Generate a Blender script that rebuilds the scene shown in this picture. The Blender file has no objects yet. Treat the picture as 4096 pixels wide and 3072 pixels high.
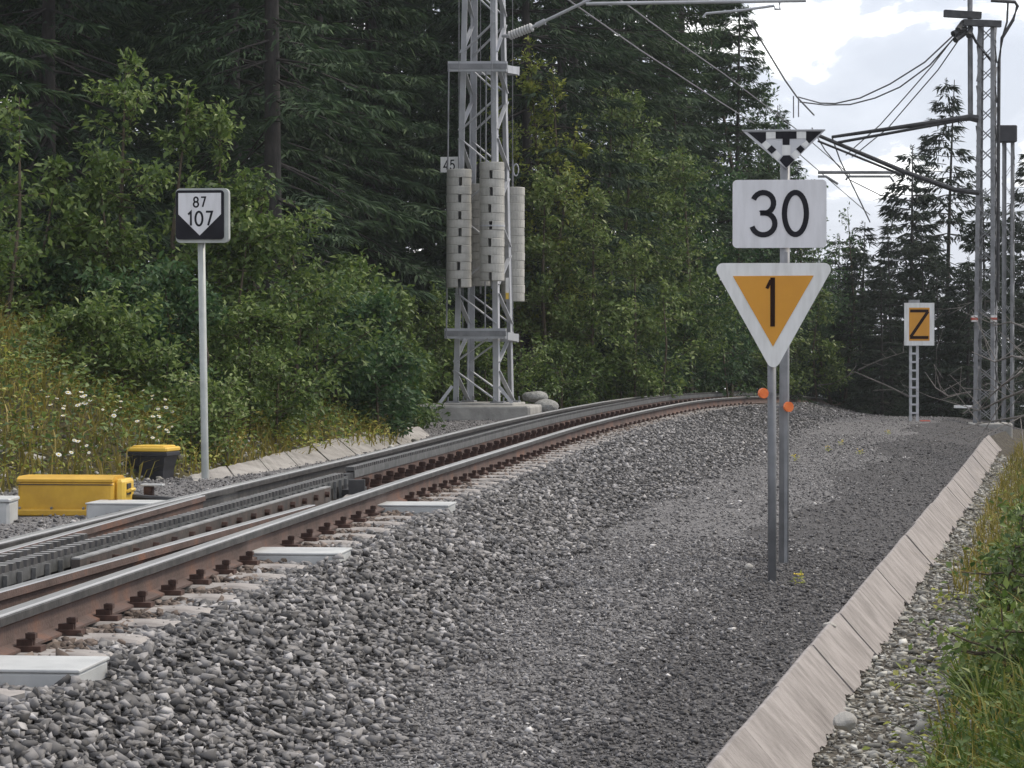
import bpy, math, random
import numpy as np
from mathutils import Vector, Matrix

# ------------------------------------------------------------------ camera, world, sun, exposure
S = bpy.context.scene
COL = S.collection
CAMZ = 0.99
PITCH = math.radians(0.786)
FOC = 2844.0                      # focal length in pixels of a 1024 wide picture
cam_d = bpy.data.cameras.new('camera')
cam_d.sensor_width = 36.0
cam_d.lens = 36.0 * FOC / 1024.0
cam_d.clip_start = 0.1
cam_d.clip_end = 3000
cam = bpy.data.objects.new('camera', cam_d)
COL.objects.link(cam)
cam.location = (0, 0, CAMZ)
cam.rotation_euler = (math.radians(90) - PITCH, 0, 0)
S.camera = cam

SUN_EL, SUN_AZ = math.radians(50), math.radians(68)      # azimuth clockwise from +Y (ahead, to the right)
world = bpy.data.worlds.new('World')
S.world = world
world.use_nodes = True
wn, wl = world.node_tree.nodes, world.node_tree.links
wn.clear()
w_out = wn.new('ShaderNodeOutputWorld')
w_bg = wn.new('ShaderNodeBackground')
w_sky = wn.new('ShaderNodeTexSky')
w_sky.sky_type = 'NISHITA'
w_sky.sun_disc = False
w_sky.sun_elevation = SUN_EL
w_sky.sun_rotation = SUN_AZ
w_tc = wn.new('ShaderNodeTexCoord')
w_map = wn.new('ShaderNodeMapping')
w_map.inputs['Scale'].default_value = (1.0, 1.0, 2.3)
w_map.inputs['Location'].default_value = (0.35, 0.1, 0.22)
wl.new(w_tc.outputs['Generated'], w_map.inputs['Vector'])
def w_noise(scale, detail, rough, dist=0.0):
    n = wn.new('ShaderNodeTexNoise')
    n.inputs['Scale'].default_value = scale
    n.inputs['Detail'].default_value = detail
    n.inputs['Roughness'].default_value = rough
    n.inputs['Distortion'].default_value = dist
    wl.new(w_map.outputs['Vector'], n.inputs['Vector'])
    return n
n1 = w_noise(11.0, 9.0, 0.56, 0.5)
r1 = wn.new('ShaderNodeValToRGB')
r1.color_ramp.elements[0].position = 0.42
r1.color_ramp.elements[0].color = (5.5, 5.8, 6.6, 1)
r1.color_ramp.elements[1].position = 0.575
r1.color_ramp.elements[1].color = (13.5, 13.4, 13.2, 1)
e = r1.color_ramp.elements.new(0.52)
e.color = (6.3, 6.6, 7.4, 1)
wl.new(n1.outputs['Fac'], r1.inputs['Fac'])
w_mix = wn.new('ShaderNodeMix')
w_mix.data_type = 'RGBA'
w_mix.inputs[0].default_value = 0.86            # broken cloud cover over the clear sky
wl.new(w_sky.outputs['Color'], w_mix.inputs[6])
wl.new(r1.outputs['Color'], w_mix.inputs[7])
wl.new(w_mix.outputs[2], w_bg.inputs['Color'])
w_bg.inputs['Strength'].default_value = 0.112
wl.new(w_bg.outputs['Background'], w_out.inputs['Surface'])

sun_d = bpy.data.lights.new('sun', 'SUN')
sun_d.energy = 2.1
sun_d.angle = math.radians(12)
sun_d.color = (1.0, 0.90, 0.74)
sun = bpy.data.objects.new('sun', sun_d)
COL.objects.link(sun)
sdir = Vector((math.sin(SUN_AZ) * math.cos(SUN_EL), math.cos(SUN_AZ) * math.cos(SUN_EL), math.sin(SUN_EL)))
sun.rotation_euler = sdir.to_track_quat('Z', 'Y').to_euler()
sun.location = sdir * 60

S.view_settings.view_transform = 'Standard'
S.view_settings.look = 'None'
S.view_settings.exposure = 0.35
S.view_settings.gamma = 1.0
S.view_settings.use_curve_mapping = False
S.cycles.use_denoising = True
S.cycles.max_bounces = 8
S.cycles.transparent_max_bounces = 4

rng = np.random.default_rng(7)
rnd = random.Random(11)

# ------------------------------------------------------------------ helpers
def P(x, y, Y):
    """world point at depth Y seen at picture pixel (x, y) of 1024x768"""
    u, v = (x - 512) / FOC, (384 - y) / FOC
    d = Vector((u, math.cos(PITCH) + v * math.sin(PITCH), -math.sin(PITCH) + v * math.cos(PITCH)))
    d *= Y / d.y
    return Vector((d.x, d.y, d.z + CAMZ))

def tag(o, label=None, cat=None, group=None, kind=None):
    if label: o['label'] = label
    if cat: o['category'] = cat
    if group: o['group'] = group
    if kind: o['kind'] = kind
    return o

def empty(name, loc, label, cat, group=None):
    o = bpy.data.objects.new(name, None)
    COL.objects.link(o)
    o.location = loc
    o.empty_display_size = 0.2
    return tag(o, label, cat, group)

def origin_of(o):
    v = Vector((0, 0, 0))
    while o is not None:
        v += o.location
        o = o.parent
    return v

class MB:
    """collects shapes in world coordinates; build() links them as one mesh object"""
    def __init__(s):
        s.v, s.f = [], []
    def add(s, verts, faces):
        o = len(s.v)
        s.v += [tuple(p) for p in verts]
        s.f += [tuple(i + o for i in f) for f in faces]
        return s
    def box(s, c, size, R=None, taper=1.0):
        hx, hy, hz = size[0] / 2, size[1] / 2, size[2] / 2
        vs = []
        for dz in (-1, 1):
            k = taper if dz > 0 else 1.0
            for dx, dy in ((-1, -1), (1, -1), (1, 1), (-1, 1)):
                p = Vector((dx * hx * k, dy * hy * k, dz * hz))
                if R is not None: p = R @ p
                vs.append(Vector(c) + p)
        return s.add(vs, [(3, 2, 1, 0), (4, 5, 6, 7), (0, 1, 5, 4), (1, 2, 6, 5), (2, 3, 7, 6), (3, 0, 4, 7)])
    def bevel_box(s, c, size, b, R=None):
        """box with chamfered vertical and top edges"""
        hx, hy, hz = size[0] / 2, size[1] / 2, size[2] / 2
        def ring(x, y, z, b):
            return [(-x + b, -y, z), (x - b, -y, z), (x, -y + b, z), (x, y - b, z), (x - b, y, z), (-x + b, y, z), (-x, y - b, z), (-x, -y + b, z)]
        rs = [ring(hx - b * .6, hy - b * .6, -hz, b), ring(hx, hy, -hz + b * .6, b), ring(hx, hy, hz - b, b), ring(hx - b * .35, hy - b * .35, hz - b * .3, b), ring(hx - b, hy - b, hz, b)]
        vs = []
        for r in rs:
            for p in r:
                p = Vector(p)
                if R is not None: p = R @ p
                vs.append(Vector(c) + p)
        fs = [tuple(range(7, -1, -1)), tuple(range(32, 40))]
        for k in range(4):
            for i in range(8):
                j = (i + 1) % 8
                fs.append((k * 8 + i, k * 8 + j, k * 8 + 8 + j, k * 8 + 8 + i))
        return s.add(vs, fs)
    def bar(s, p0, p1, w, h, up=(0, 0, 1)):
        p0, p1 = Vector(p0), Vector(p1)
        d = (p1 - p0).normalized()
        side = d.cross(Vector(up))
        if side.length < 1e-4: side = d.cross(Vector((1, 0, 0)))
        side.normalize()
        u = side.cross(d)
        vs = []
        for p in (p0, p1):
            for a, b in ((-1, -1), (1, -1), (1, 1), (-1, 1)):
                vs.append(p + side * a * w / 2 + u * b * h / 2)
        return s.add(vs, [(3, 2, 1, 0), (4, 5, 6, 7), (0, 1, 5, 4), (1, 2, 6, 5), (2, 3, 7, 6), (3, 0, 4, 7)])
    def angle_bar(s, p0, p1, w, t, ax, ay):
        """L section along p0-p1, flanges towards ax and ay"""
        p0, p1, ax, ay = Vector(p0), Vector(p1), Vector(ax).normalized(), Vector(ay).normalized()
        pr = [(0, 0), (w, 0), (w, t), (t, t), (t, w), (0, w)]
        vs = [p + ax * a + ay * b for p in (p0, p1) for a, b in pr]
        fs = [(0, 1, 2, 3, 4, 5), (11, 10, 9, 8, 7, 6)]
        for i in range(6):
            j = (i + 1) % 6
            fs.append((i, i + 6, j + 6, j))
        return s.add(vs, fs)
    def tube(s, pts, r, n=8, caps=True):
        pts = [Vector(p) for p in pts]
        rs = r if isinstance(r, (list, tuple)) else [r] * len(pts)
        vs, fs = [], []
        for i, p in enumerate(pts):
            d = (pts[min(i + 1, len(pts) - 1)] - pts[max(i - 1, 0)]).normalized()
            a = d.cross(Vector((0, 0, 1)) if abs(d.z) < .95 else Vector((1, 0, 0))).normalized()
            b = a.cross(d)
            for k in range(n):
                t = 2 * math.pi * k / n
                vs.append(p + (a * math.cos(t) + b * math.sin(t)) * rs[i])
        for i in range(len(pts) - 1):
            for k in range(n):
                j = (k + 1) % n
                fs.append((i * n + k, i * n + j, i * n + n + j, i * n + n + k))
        if caps:
            fs.append(tuple(range(n - 1, -1, -1)))
            fs.append(tuple(range((len(pts) - 1) * n, len(pts) * n)))
        return s.add(vs, fs)
    def plate(s, poly, fr, d0, d1):
        """2D polygon in the frame fr = (O, R, U, N) extruded along N from d0 to d1"""
        O, R, U, N = fr
        n = len(poly)
        vs = [O + R * x + U * y + N * d for d in (d0, d1) for x, y in poly]
        fs = [tuple(range(n - 1, -1, -1)), tuple(range(n, 2 * n))]
        for i in range(n):
            j = (i + 1) % n
            fs.append((i, j, n + j, n + i))
        return s.add(vs, fs)
    def stroke(s, pts, w, fr, d0, d1, closed=False):
        """flat ribbon of width w following 2D points"""
        pts = [Vector((x, y)) for x, y in pts]
        n = len(pts)
        L, Rr = [], []
        for i in range(n):
            a = pts[(i - 1) % n] if (closed or i > 0) else pts[i]
            b = pts[(i + 1) % n] if (closed or i < n - 1) else pts[i]
            d1v = (pts[i] - a).normalized() if (pts[i] - a).length > 1e-6 else (b - pts[i]).normalized()
            d2v = (b - pts[i]).normalized() if (b - pts[i]).length > 1e-6 else d1v
            n1_, n2_ = Vector((-d1v.y, d1v.x)), Vector((-d2v.y, d2v.x))
            m = (n1_ + n2_)
            m = m.normalized() if m.length > 1e-4 else n1_
            k = w / 2 / max(.45, m.dot(n1_))
            L.append(pts[i] + m * k)
            Rr.append(pts[i] - m * k)
        O, R_, U, N = fr
        vs = []
        for d in (d0, d1):
            vs += [O + R_ * p.x + U * p.y + N * d for p in L]
            vs += [O + R_ * p.x + U * p.y + N * d for p in Rr]
        fs = []
        for i in range(n if closed else n - 1):
            j = (i + 1) % n
            fs.append((2 * n + i, 3 * n + i, 3 * n + j, 2 * n + j))
            fs.append((i, j, n + j, n + i))
            fs.append((i, 2 * n + i, 2 * n + j, j))
            fs.append((n + i, n + j, 3 * n + j, 3 * n + i))
        if not closed:
            fs.append((0, n, 3 * n, 2 * n))
            fs.append((n - 1, 3 * n - 1, 4 * n - 1, 2 * n - 1))
        return s.add(vs, fs)
    def build(s, name, mat, parent=None, smooth=False):
        o0 = origin_of(parent) if parent is not None else Vector((0, 0, 0))
        me = bpy.data.meshes.new(name)
        me.from_pydata([(p[0] - o0.x, p[1] - o0.y, p[2] - o0.z) for p in s.v], [], s.f)
        me.materials.append(mat)
        if smooth:
            me.polygons.foreach_set('use_smooth', [True] * len(me.polygons))
        me.update()
        o = bpy.data.objects.new(name, me)
        COL.objects.link(o)
        if parent is not None: o.parent = parent
        return o

def np_mesh(name, V, F, mat, tint=None, smooth=False):
    me = bpy.data.meshes.new(name)
    V = np.asarray(V, np.float32)
    F = np.asarray(F, np.int32)
    k = F.shape[1]
    me.vertices.add(len(V))
    me.vertices.foreach_set('co', V.ravel())
    me.loops.add(F.size)
    me.loops.foreach_set('vertex_index', F.ravel())
    me.polygons.add(len(F))
    me.polygons.foreach_set('loop_start', np.arange(0, F.size, k, dtype=np.int32))
    if smooth: me.polygons.foreach_set('use_smooth', np.ones(len(F), bool))
    if tint is not None:
        a = me.attributes.new('tint', 'FLOAT', 'POINT')
        a.data.foreach_set('value', np.asarray(tint, np.float32))
    me.materials.append(mat)
    me.update(calc_edges=True)
    return me

def link(name, me, parent=None):
    o = bpy.data.objects.new(name, me)
    COL.objects.link(o)
    if parent is not None: o.parent = parent
    return o

def dup(root, loc, rz=0.0, sc=(1, 1, 1)):
    r = root.copy()
    COL.objects.link(r)
    r.location = loc
    r.rotation_euler = (0, 0, rz)
    r.scale = sc
    for ch in list(root.children):
        c = ch.copy()
        COL.objects.link(c)
        c.parent = r
        for g in list(ch.children):
            d = g.copy()
            COL.objects.link(d)
            d.parent = c
    return r

# ------------------------------------------------------------------ materials
def mat(name, c1, c2=None, scale=6.0, rough=0.7, metal=0.0, bump=0.0, bscale=None, detail=5.0, lo=.35, hi=.65, stretch=None, spec=0.5, c3=None):
    m = bpy.data.materials.new(name)
    m.use_nodes = True
    nt = m.node_tree
    b = nt.nodes['Principled BSDF']
    b.inputs['Roughness'].default_value = rough
    b.inputs['Metallic'].default_value = metal
    b.inputs['Specular IOR Level'].default_value = spec
    if c2 is None and not bump:
        b.inputs['Base Color'].default_value = (*c1, 1)
        return m
    tc = nt.nodes.new('ShaderNodeTexCoord')
    vec = tc.outputs['Object']
    if stretch:
        mp = nt.nodes.new('ShaderNodeMapping')
        mp.inputs['Scale'].default_value = stretch
        nt.links.new(vec, mp.inputs['Vector'])
        vec = mp.outputs['Vector']
    n = nt.nodes.new('ShaderNodeTexNoise')
    n.inputs['Scale'].default_value = scale
    n.inputs['Detail'].default_value = detail
    n.inputs['Roughness'].default_value = .6
    nt.links.new(vec, n.inputs['Vector'])
    r = nt.nodes.new('ShaderNodeValToRGB')
    r.color_ramp.elements[0].position = lo
    r.color_ramp.elements[1].position = hi
    r.color_ramp.elements[0].color = (*c1, 1)
    r.color_ramp.elements[1].color = (*(c2 or c1), 1)
    if c3:
        el = r.color_ramp.elements.new((lo + hi) / 2)
        el.color = (*c3, 1)
    nt.links.new(n.outputs['Fac'], r.inputs['Fac'])
    nt.links.new(r.outputs['Color'], b.inputs['Base Color'])
    if bump:
        n2 = nt.nodes.new('ShaderNodeTexNoise')
        n2.inputs['Scale'].default_value = bscale or scale * 4
        n2.inputs['Detail'].default_value = 4
        nt.links.new(vec, n2.inputs['Vector'])
        bp = nt.nodes.new('ShaderNodeBump')
        bp.inputs['Strength'].default_value = bump
        bp.inputs['Distance'].default_value = .02
        nt.links.new(n2.outputs['Fac'], bp.inputs['Height'])
        nt.links.new(bp.outputs['Normal'], b.inputs['Normal'])
    return m

def tint_mat(name, ramp, rough=.9, trans=0.0, spec=.3, objvar=0.0):
    """colour from the per-piece 'tint' attribute through a ramp [(pos, rgb), ...]"""
    m = bpy.data.materials.new(name)
    m.use_nodes = True
    nt = m.node_tree
    b = nt.nodes['Principled BSDF']
    b.inputs['Roughness'].default_value = rough
    b.inputs['Specular IOR Level'].default_value = spec
    at = nt.nodes.new('ShaderNodeAttribute')
    at.attribute_name = 'tint'
    fac = at.outputs['Fac']
    if objvar:
        oi = nt.nodes.new('ShaderNodeObjectInfo')
        ma = nt.nodes.new('ShaderNodeMath')
        ma.operation = 'MULTIPLY_ADD'
        ma.inputs[1].default_value = objvar
        ma.inputs[2].default_value = -objvar / 2
        nt.links.new(oi.outputs['Random'], ma.inputs[0])
        ad = nt.nodes.new('ShaderNodeMath')
        ad.operation = 'ADD'
        nt.links.new(ma.outputs[0], ad.inputs[0])
        nt.links.new(fac, ad.inputs[1])
        fac = ad.outputs[0]
    r = nt.nodes.new('ShaderNodeValToRGB')
    els = r.color_ramp.elements
    els[0].position, els[0].color = ramp[0][0], (*ramp[0][1], 1)
    els[1].position, els[1].color = ramp[-1][0], (*ramp[-1][1], 1)
    for p, c in ramp[1:-1]:
        el = els.new(p)
        el.color = (*c, 1)
    nt.links.new(fac, r.inputs['Fac'])
    nt.links.new(r.outputs['Color'], b.inputs['Base Color'])
    if trans:
        t = nt.nodes.new('ShaderNodeBsdfTranslucent')
        nt.links.new(r.outputs['Color'], t.inputs['Color'])
        mx = nt.nodes.new('ShaderNodeMixShader')
        mx.inputs[0].default_value = trans
        nt.links.new(b.outputs[0], mx.inputs[1])
        nt.links.new(t.outputs[0], mx.inputs[2])
        nt.links.new(mx.outputs[0], nt.nodes['Material Output'].inputs['Surface'])
    return m

M = {}
M['galv'] = mat('galvanised_steel', (.36, .37, .39), (.48, .49, .52), 3, .5, .25, .05, 40)
M['galv_dark'] = mat('weathered_galvanised', (.17, .175, .185), (.27, .275, .29), 4, .55, .3, .05, 40)
M['post'] = mat('dull_grey_post', (.12, .125, .135), (.19, .195, .21), 5, .55, .3, .05, 30)
M['pole'] = mat('pale_grey_pole', (.33, .35, .34), (.42, .44, .43), 5, .5, .15)
M['dark_steel'] = mat('dark_steel', (.035, .035, .038), (.07, .07, .072), 8, .55, .5)
M['rail_side'] = mat('rusty_rail', (.050, .032, .026), (.20, .085, .045), 3.2, .8, 0, .25, 60, c3=(.105, .068, .058), lo=.3, hi=.75)
M['rail_orange'] = mat('fresh_rust', (.20, .075, .028), (.12, .06, .045), 6, .85, 0, .2, 60)
M['rail_top'] = mat('polished_rail', (.50, .50, .50), (.62, .61, .60), 3, .38, .85, .02, 60, stretch=(1, .1, 1))
M['rack'] = mat('rack_steel', (.10, .105, .105), (.20, .20, .20), 10, .5, .5, .1, 60)
M['rack_rust'] = mat('rack_web', (.05, .045, .043), (.10, .075, .065), 8, .75, .2, .2, 50)
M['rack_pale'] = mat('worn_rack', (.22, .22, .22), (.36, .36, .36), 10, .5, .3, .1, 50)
M['rack_dark'] = mat('dark_steel_and_shade', (.035, .034, .034), (.085, .080, .078), 10, .6, .3, .1, 50)  # dark steel; also shade painted on tooth flanks and rail heads
M['clip'] = mat('rusty_clip', (.035, .018, .014), (.08, .042, .032), 20, .85)
M['sleeper'] = mat('dusty_steel_sleeper', (.215, .195, .185), (.35, .325, .31), 6, .85, 0, .15, 50)
M['trough'] = mat('light_grey_trough', (.40, .41, .415), (.52, .53, .53), 4, .55, .1, .03, 60)
M['white'] = mat('white_enamel', (.56, .56, .585), (.68, .68, .715), 5, .45, detail=8, stretch=(3, 3, .6), lo=.25, hi=.6)
M['white2'] = mat('white_lacquer', (.58, .58, .57), (.73, .735, .735), 6, .5, detail=8, stretch=(3, 3, .6), lo=.25, hi=.6)
M['grey_enamel'] = mat('pale_grey_enamel', (.50, .51, .55), (.56, .57, .60), 4, .45)
M['black'] = mat('black_enamel', (.010, .010, .014), (.018, .018, .024), 5, .5, spec=.12)
M['orange'] = mat('orange_enamel', (.56, .248, .016), (.63, .285, .020), 3, .45)
M['brownblack'] = mat('brown_black_print', (.018, .007, .005), (.028, .011, .007), 6, .6, spec=.1)
M['reflector'] = mat('orange_reflector', (.70, .13, .02), (.80, .19, .03), 30, .3)
M['yellow'] = mat('yellow_paint', (.42, .235, .022), (.60, .355, .035), 5, .5, 0, .05, 60, detail=8, lo=.25, hi=.6)
M['yellow2'] = mat('bright_yellow_lid', (.66, .42, .05), (.74, .49, .075), 5, .45)
M['plastic'] = mat('black_plastic', (.012, .012, .018), (.022, .022, .028), 6, .5)
M['concrete'] = mat('concrete', (.26, .255, .24), (.40, .39, .37), 3.5, .9, 0, .35, 25, detail=8)
M['weight'] = mat('concrete_weight', (.33, .325, .30), (.45, .44, .41), 5, .9, 0, .25, 30, detail=8)
M['rock'] = mat('rock', (.20, .20, .19), (.36, .36, .345), 6, .9, 0, .6, 14, detail=8)
M['pale_rock'] = mat('pale_limestone', (.34, .325, .30), (.54, .52, .49), 18, .9, 0, .5, 40, detail=8)
M['rust_red'] = mat('red_plastic', (.38, .07, .045), (.45, .09, .06), 8, .6)
M['bark'] = mat('spruce_bark', (.028, .026, .025), (.060, .054, .050), 10, .95, 0, .8, 25, stretch=(1, 1, .35))
M['stem'] = mat('brown_stem', (.06, .045, .03), (.11, .085, .06), 12, .9)
M['deadwood'] = mat('dead_wood', (.13, .12, .11), (.24, .22, .205), 14, .95)
M['insulator'] = mat('grey_insulator', (.36, .36, .36), (.46, .46, .46), 8, .4)
M['dark_wire'] = mat('line_wire', (.20, .20, .22), (.28, .28, .30), 8, .5, .2)
M['yellow_flower'] = mat('yellow_flower', (.62, .45, .05), (.70, .52, .08), 30, .8)
M['petal'] = mat('white_petal', (.70, .70, .66), (.80, .80, .76), 30, .7)
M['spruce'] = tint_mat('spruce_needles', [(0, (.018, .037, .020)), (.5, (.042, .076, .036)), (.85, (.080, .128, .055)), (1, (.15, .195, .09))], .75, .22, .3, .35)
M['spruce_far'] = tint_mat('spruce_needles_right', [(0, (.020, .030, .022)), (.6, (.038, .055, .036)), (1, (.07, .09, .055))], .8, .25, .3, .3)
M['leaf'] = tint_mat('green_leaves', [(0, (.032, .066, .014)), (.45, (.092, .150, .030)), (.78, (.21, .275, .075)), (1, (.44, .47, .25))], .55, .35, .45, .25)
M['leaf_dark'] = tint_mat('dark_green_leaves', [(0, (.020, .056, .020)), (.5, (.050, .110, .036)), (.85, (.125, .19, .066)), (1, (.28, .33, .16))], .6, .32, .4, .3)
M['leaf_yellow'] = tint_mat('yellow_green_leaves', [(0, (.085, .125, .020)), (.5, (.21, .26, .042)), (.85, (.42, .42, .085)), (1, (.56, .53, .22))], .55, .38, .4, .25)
M['grass_dry'] = tint_mat('dry_olive_grass', [(0, (.095, .095, .020)), (.45, (.20, .175, .034)), (.8, (.32, .25, .065)), (1, (.48, .39, .17))], .8, .3)
M['grass_green'] = tint_mat('lush_grass', [(0, (.028, .062, .012)), (.5, (.075, .125, .020)), (.85, (.18, .20, .038)), (1, (.36, .31, .11))], .6, .35)
M['ballast'] = tint_mat('ballast_stone', [(0, (.050, .048, .048)), (.35, (.150, .145, .145)), (.7, (.275, .265, .265)), (.93, (.44, .425, .425)), (1, (.62, .60, .60))], .92)
M['ballast_rusty'] = tint_mat('rust_stained_ballast', [(0, (.045, .034, .028)), (.35, (.115, .090, .076)), (.7, (.20, .160, .138)), (1, (.36, .31, .28))], .92)
M['fines'] = tint_mat('path_gravel', [(0, (.055, .053, .055)), (.45, (.172, .166, .168)), (.88, (.33, .32, .322)), (1, (.62, .60, .59))], .92)
M['rubble'] = tint_mat('pale_rubble', [(0, (.12, .115, .10)), (.4, (.28, .27, .245)), (.8, (.48, .47, .44)), (1, (.68, .67, .64))], .92)

def ground_mat(name, cs, scale, vscale, bump, dist, big=None):
    m = bpy.data.materials.new(name)
    m.use_nodes = True
    nt = m.node_tree
    b = nt.nodes['Principled BSDF']
    b.inputs['Roughness'].default_value = .95
    b.inputs['Specular IOR Level'].default_value = .2
    tc = nt.nodes.new('ShaderNodeTexCoord')
    vo = nt.nodes.new('ShaderNodeTexVoronoi')
    vo.inputs['Scale'].default_value = vscale
    no = nt.nodes.new('ShaderNodeTexNoise')
    no.inputs['Scale'].default_value = scale
    no.inputs['Detail'].default_value = 6
    for n in (vo, no): nt.links.new(tc.outputs['Object'], n.inputs['Vector'])
    sep = nt.nodes.new('ShaderNodeSeparateColor')
    nt.links.new(vo.outputs['Color'], sep.inputs[0])
    ad = nt.nodes.new('ShaderNodeMath')
    ad.operation = 'MULTIPLY_ADD'
    ad.inputs[1].default_value = .55
    nt.links.new(sep.outputs[0], ad.inputs[0])
    ml = nt.nodes.new('ShaderNodeMath')
    ml.operation = 'MULTIPLY'
    ml.inputs[1].default_value = .45
    nt.links.new(no.outputs['Fac'], ml.inputs[0])
    nt.links.new(ml.outputs[0], ad.inputs[2])
    r = nt.nodes.new('ShaderNodeValToRGB')
    els = r.color_ramp.elements
    els[0].position, els[0].color = .1, (*cs[0], 1)
    els[1].position, els[1].color = .8, (*cs[2], 1)
    el = els.new(.45)
    el.color = (*cs[1], 1)
    nt.links.new(ad.outputs[0], r.inputs['Fac'])
    nt.links.new(r.outputs['Color'], b.inputs['Base Color'])
    bp = nt.nodes.new('ShaderNodeBump')
    bp.inputs['Strength'].default_value = bump
    bp.inputs['Distance'].default_value = dist
    bp.invert = True
    nt.links.new(vo.outputs['Distance'], bp.inputs['Height'])
    nt.links.new(bp.outputs['Normal'], b.inputs['Normal'])
    return m
M['g_ballast'] = ground_mat('ballast_under', [(.020, .019, .018), (.045, .043, .042), (.08, .077, .075)], 9, 26, 1.0, .03)
M['g_path'] = ground_mat('fine_gravel', [(.066, .064, .066), (.155, .150, .152), (.265, .257, .258)], 5, 62, 1.0, .014)
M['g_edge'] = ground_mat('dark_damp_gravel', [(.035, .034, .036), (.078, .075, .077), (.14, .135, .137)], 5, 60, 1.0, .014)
M['g_soil'] = ground_mat('soil_and_moss', [(.030, .028, .016), (.060, .052, .024), (.10, .085, .035)], 3, 12, .6, .03)
M['g_verge'] = ground_mat('dark_soil', [(.030, .027, .022), (.065, .057, .047), (.12, .108, .09)], 4, 22, .8, .03)

# ------------------------------------------------------------------ alignment of the track and the lie of the land
def lut(*pts):
    a = np.array(pts, float)
    # smooth: Catmull-Rom resampled
    ys = a[:, 0]
    m = np.gradient(a[:, 1], ys)
    def f(y):
        y = np.asarray(y, float)
        i = np.clip(np.searchsorted(ys, y) - 1, 0, len(ys) - 2)
        h = ys[i + 1] - ys[i]
        t = np.clip((y - ys[i]) / h, 0, 1)
        h00, h10, h01, h11 = 2*t**3 - 3*t**2 + 1, t**3 - 2*t**2 + t, -2*t**3 + 3*t**2, t**3 - t**2
        v = h00 * a[i, 1] + h10 * h * m[i] + h01 * a[i + 1, 1] + h11 * h * m[i + 1]
        return v + np.where(y > ys[-1], (y - ys[-1]) * m[-1], 0) + np.where(y < ys[0], (y - ys[0]) * m[0], 0)
    return f
def lin(*pts):
    a = np.array(pts, float)
    return lambda y: np.interp(y, a[:, 0], a[:, 1])
XN = lut((-20, -4.95), (6, -2.32), (10.5, -1.89), (14.6, -1.47), (20, -.90), (26.9, -.11), (36.7, 1.07), (44, 2.15), (51.2, 3.42), (58, 4.85), (62, 5.72), (70, 7.75), (80, 10.8), (95, 16.4), (120, 28))
ZN = lut((-20, 0), (6, 0), (20, 0), (36, 0), (44, 0), (51, 0), (56, -.035), (62, -.12), (70, -.33), (80, -.95), (95, -2.6), (120, -6))
CANT = lin((0, 0), (26, 0), (36, .03), (46, .06), (120, .07))
XT = lin((-30, -5.6), (20, -4.9), (24.5, -4.35), (27, -3.0), (34, -1.45), (40, -1.75), (47, -1.8), (50, -.5), (56, 1.7), (62, 3.2), (70, 5.4), (80, 8.4), (95, 13.6), (120, 24))
TT = lin((0, 1.2), (10, 1.15), (16, 1.08), (23, 1.2), (36, 1.95), (50, 2.2), (70, 2.3), (120, 2.4))
ZTOE = lut((-30, -.55), (10, -.53), (20, -.49), (36, -.43), (50, -.38), (56, -.42), (62, -.60), (70, -1.1), (80, -2.0), (95, -3.8), (120, -7))
XD = lin((-30, -7.2), (10.8, .745), (49, 8.2), (70, 13.2), (95, 21), (120, 33))
ZD = lut((-30, -.63), (10, -.61), (36, -.60), (50, -.57), (56, -.64), (62, -.85), (70, -1.4), (80, -2.3), (95, -4.2), (120, -7.5))

def knots(Y):
    Y = np.atleast_1d(np.asarray(Y, float))
    Yc = np.clip(Y, -30, 120)
    xn, zn = XN(Yc), ZN(Yc)
    xf = xn - 1.075
    xl = xf - .55
    xt = np.minimum(XT(Yc), xl - .25)
    zb = zn - .165
    zl = zb + CANT(Yc)
    low = np.clip((Yc - 50) / 25, 0, 1)
    rise = 2.1 - .9 * low
    xtoe, xd = xn + TT(Yc), XD(Yc)
    xd = np.maximum(xd, xtoe + .5)
    zt, zd = ZTOE(Yc), ZD(Yc)
    one = np.ones_like(Y)
    KX = [-300 * one, xt - 45, xt - 16, xt - 4.6, xt, xl, xf - .05, xn + .05, xn + .52, xtoe, xtoe + (.60 + .06 * np.sin(Y * .75) + .035 * np.sin(Y * 2.1 + 1)) * (xd - xtoe), xd, xd + .22, xd + .60, xd + 2.6, xd + 10, xd + 60, 260 + xd]
    KZ = [zl + 14, zl + 9, zl + rise + 2.0, zl + rise, zl - .10, zl - .05, zl, zb, zb - .02, zt, zt - .02, zd - .035, zd - .265, zd - .27, zd + .55, zd + .35, zd - 3.5, zd - 14]
    return np.stack(KX, 1), np.stack(KZ, 1)

def gz(X, Y):
    X = np.atleast_1d(np.asarray(X, float))
    Y = np.atleast_1d(np.asarray(Y, float))
    KX, KZ = knots(Y)
    i = np.clip((X[:, None] >= KX).sum(1) - 1, 0, KX.shape[1] - 2)
    r = np.arange(len(X))
    x0, x1, z0, z1 = KX[r, i], KX[r, i + 1], KZ[r, i], KZ[r, i + 1]
    return z0 + (z1 - z0) * np.clip((X - x0) / (x1 - x0), 0, 1)
def gz1(x, y): return float(gz([x], [y])[0])

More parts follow.
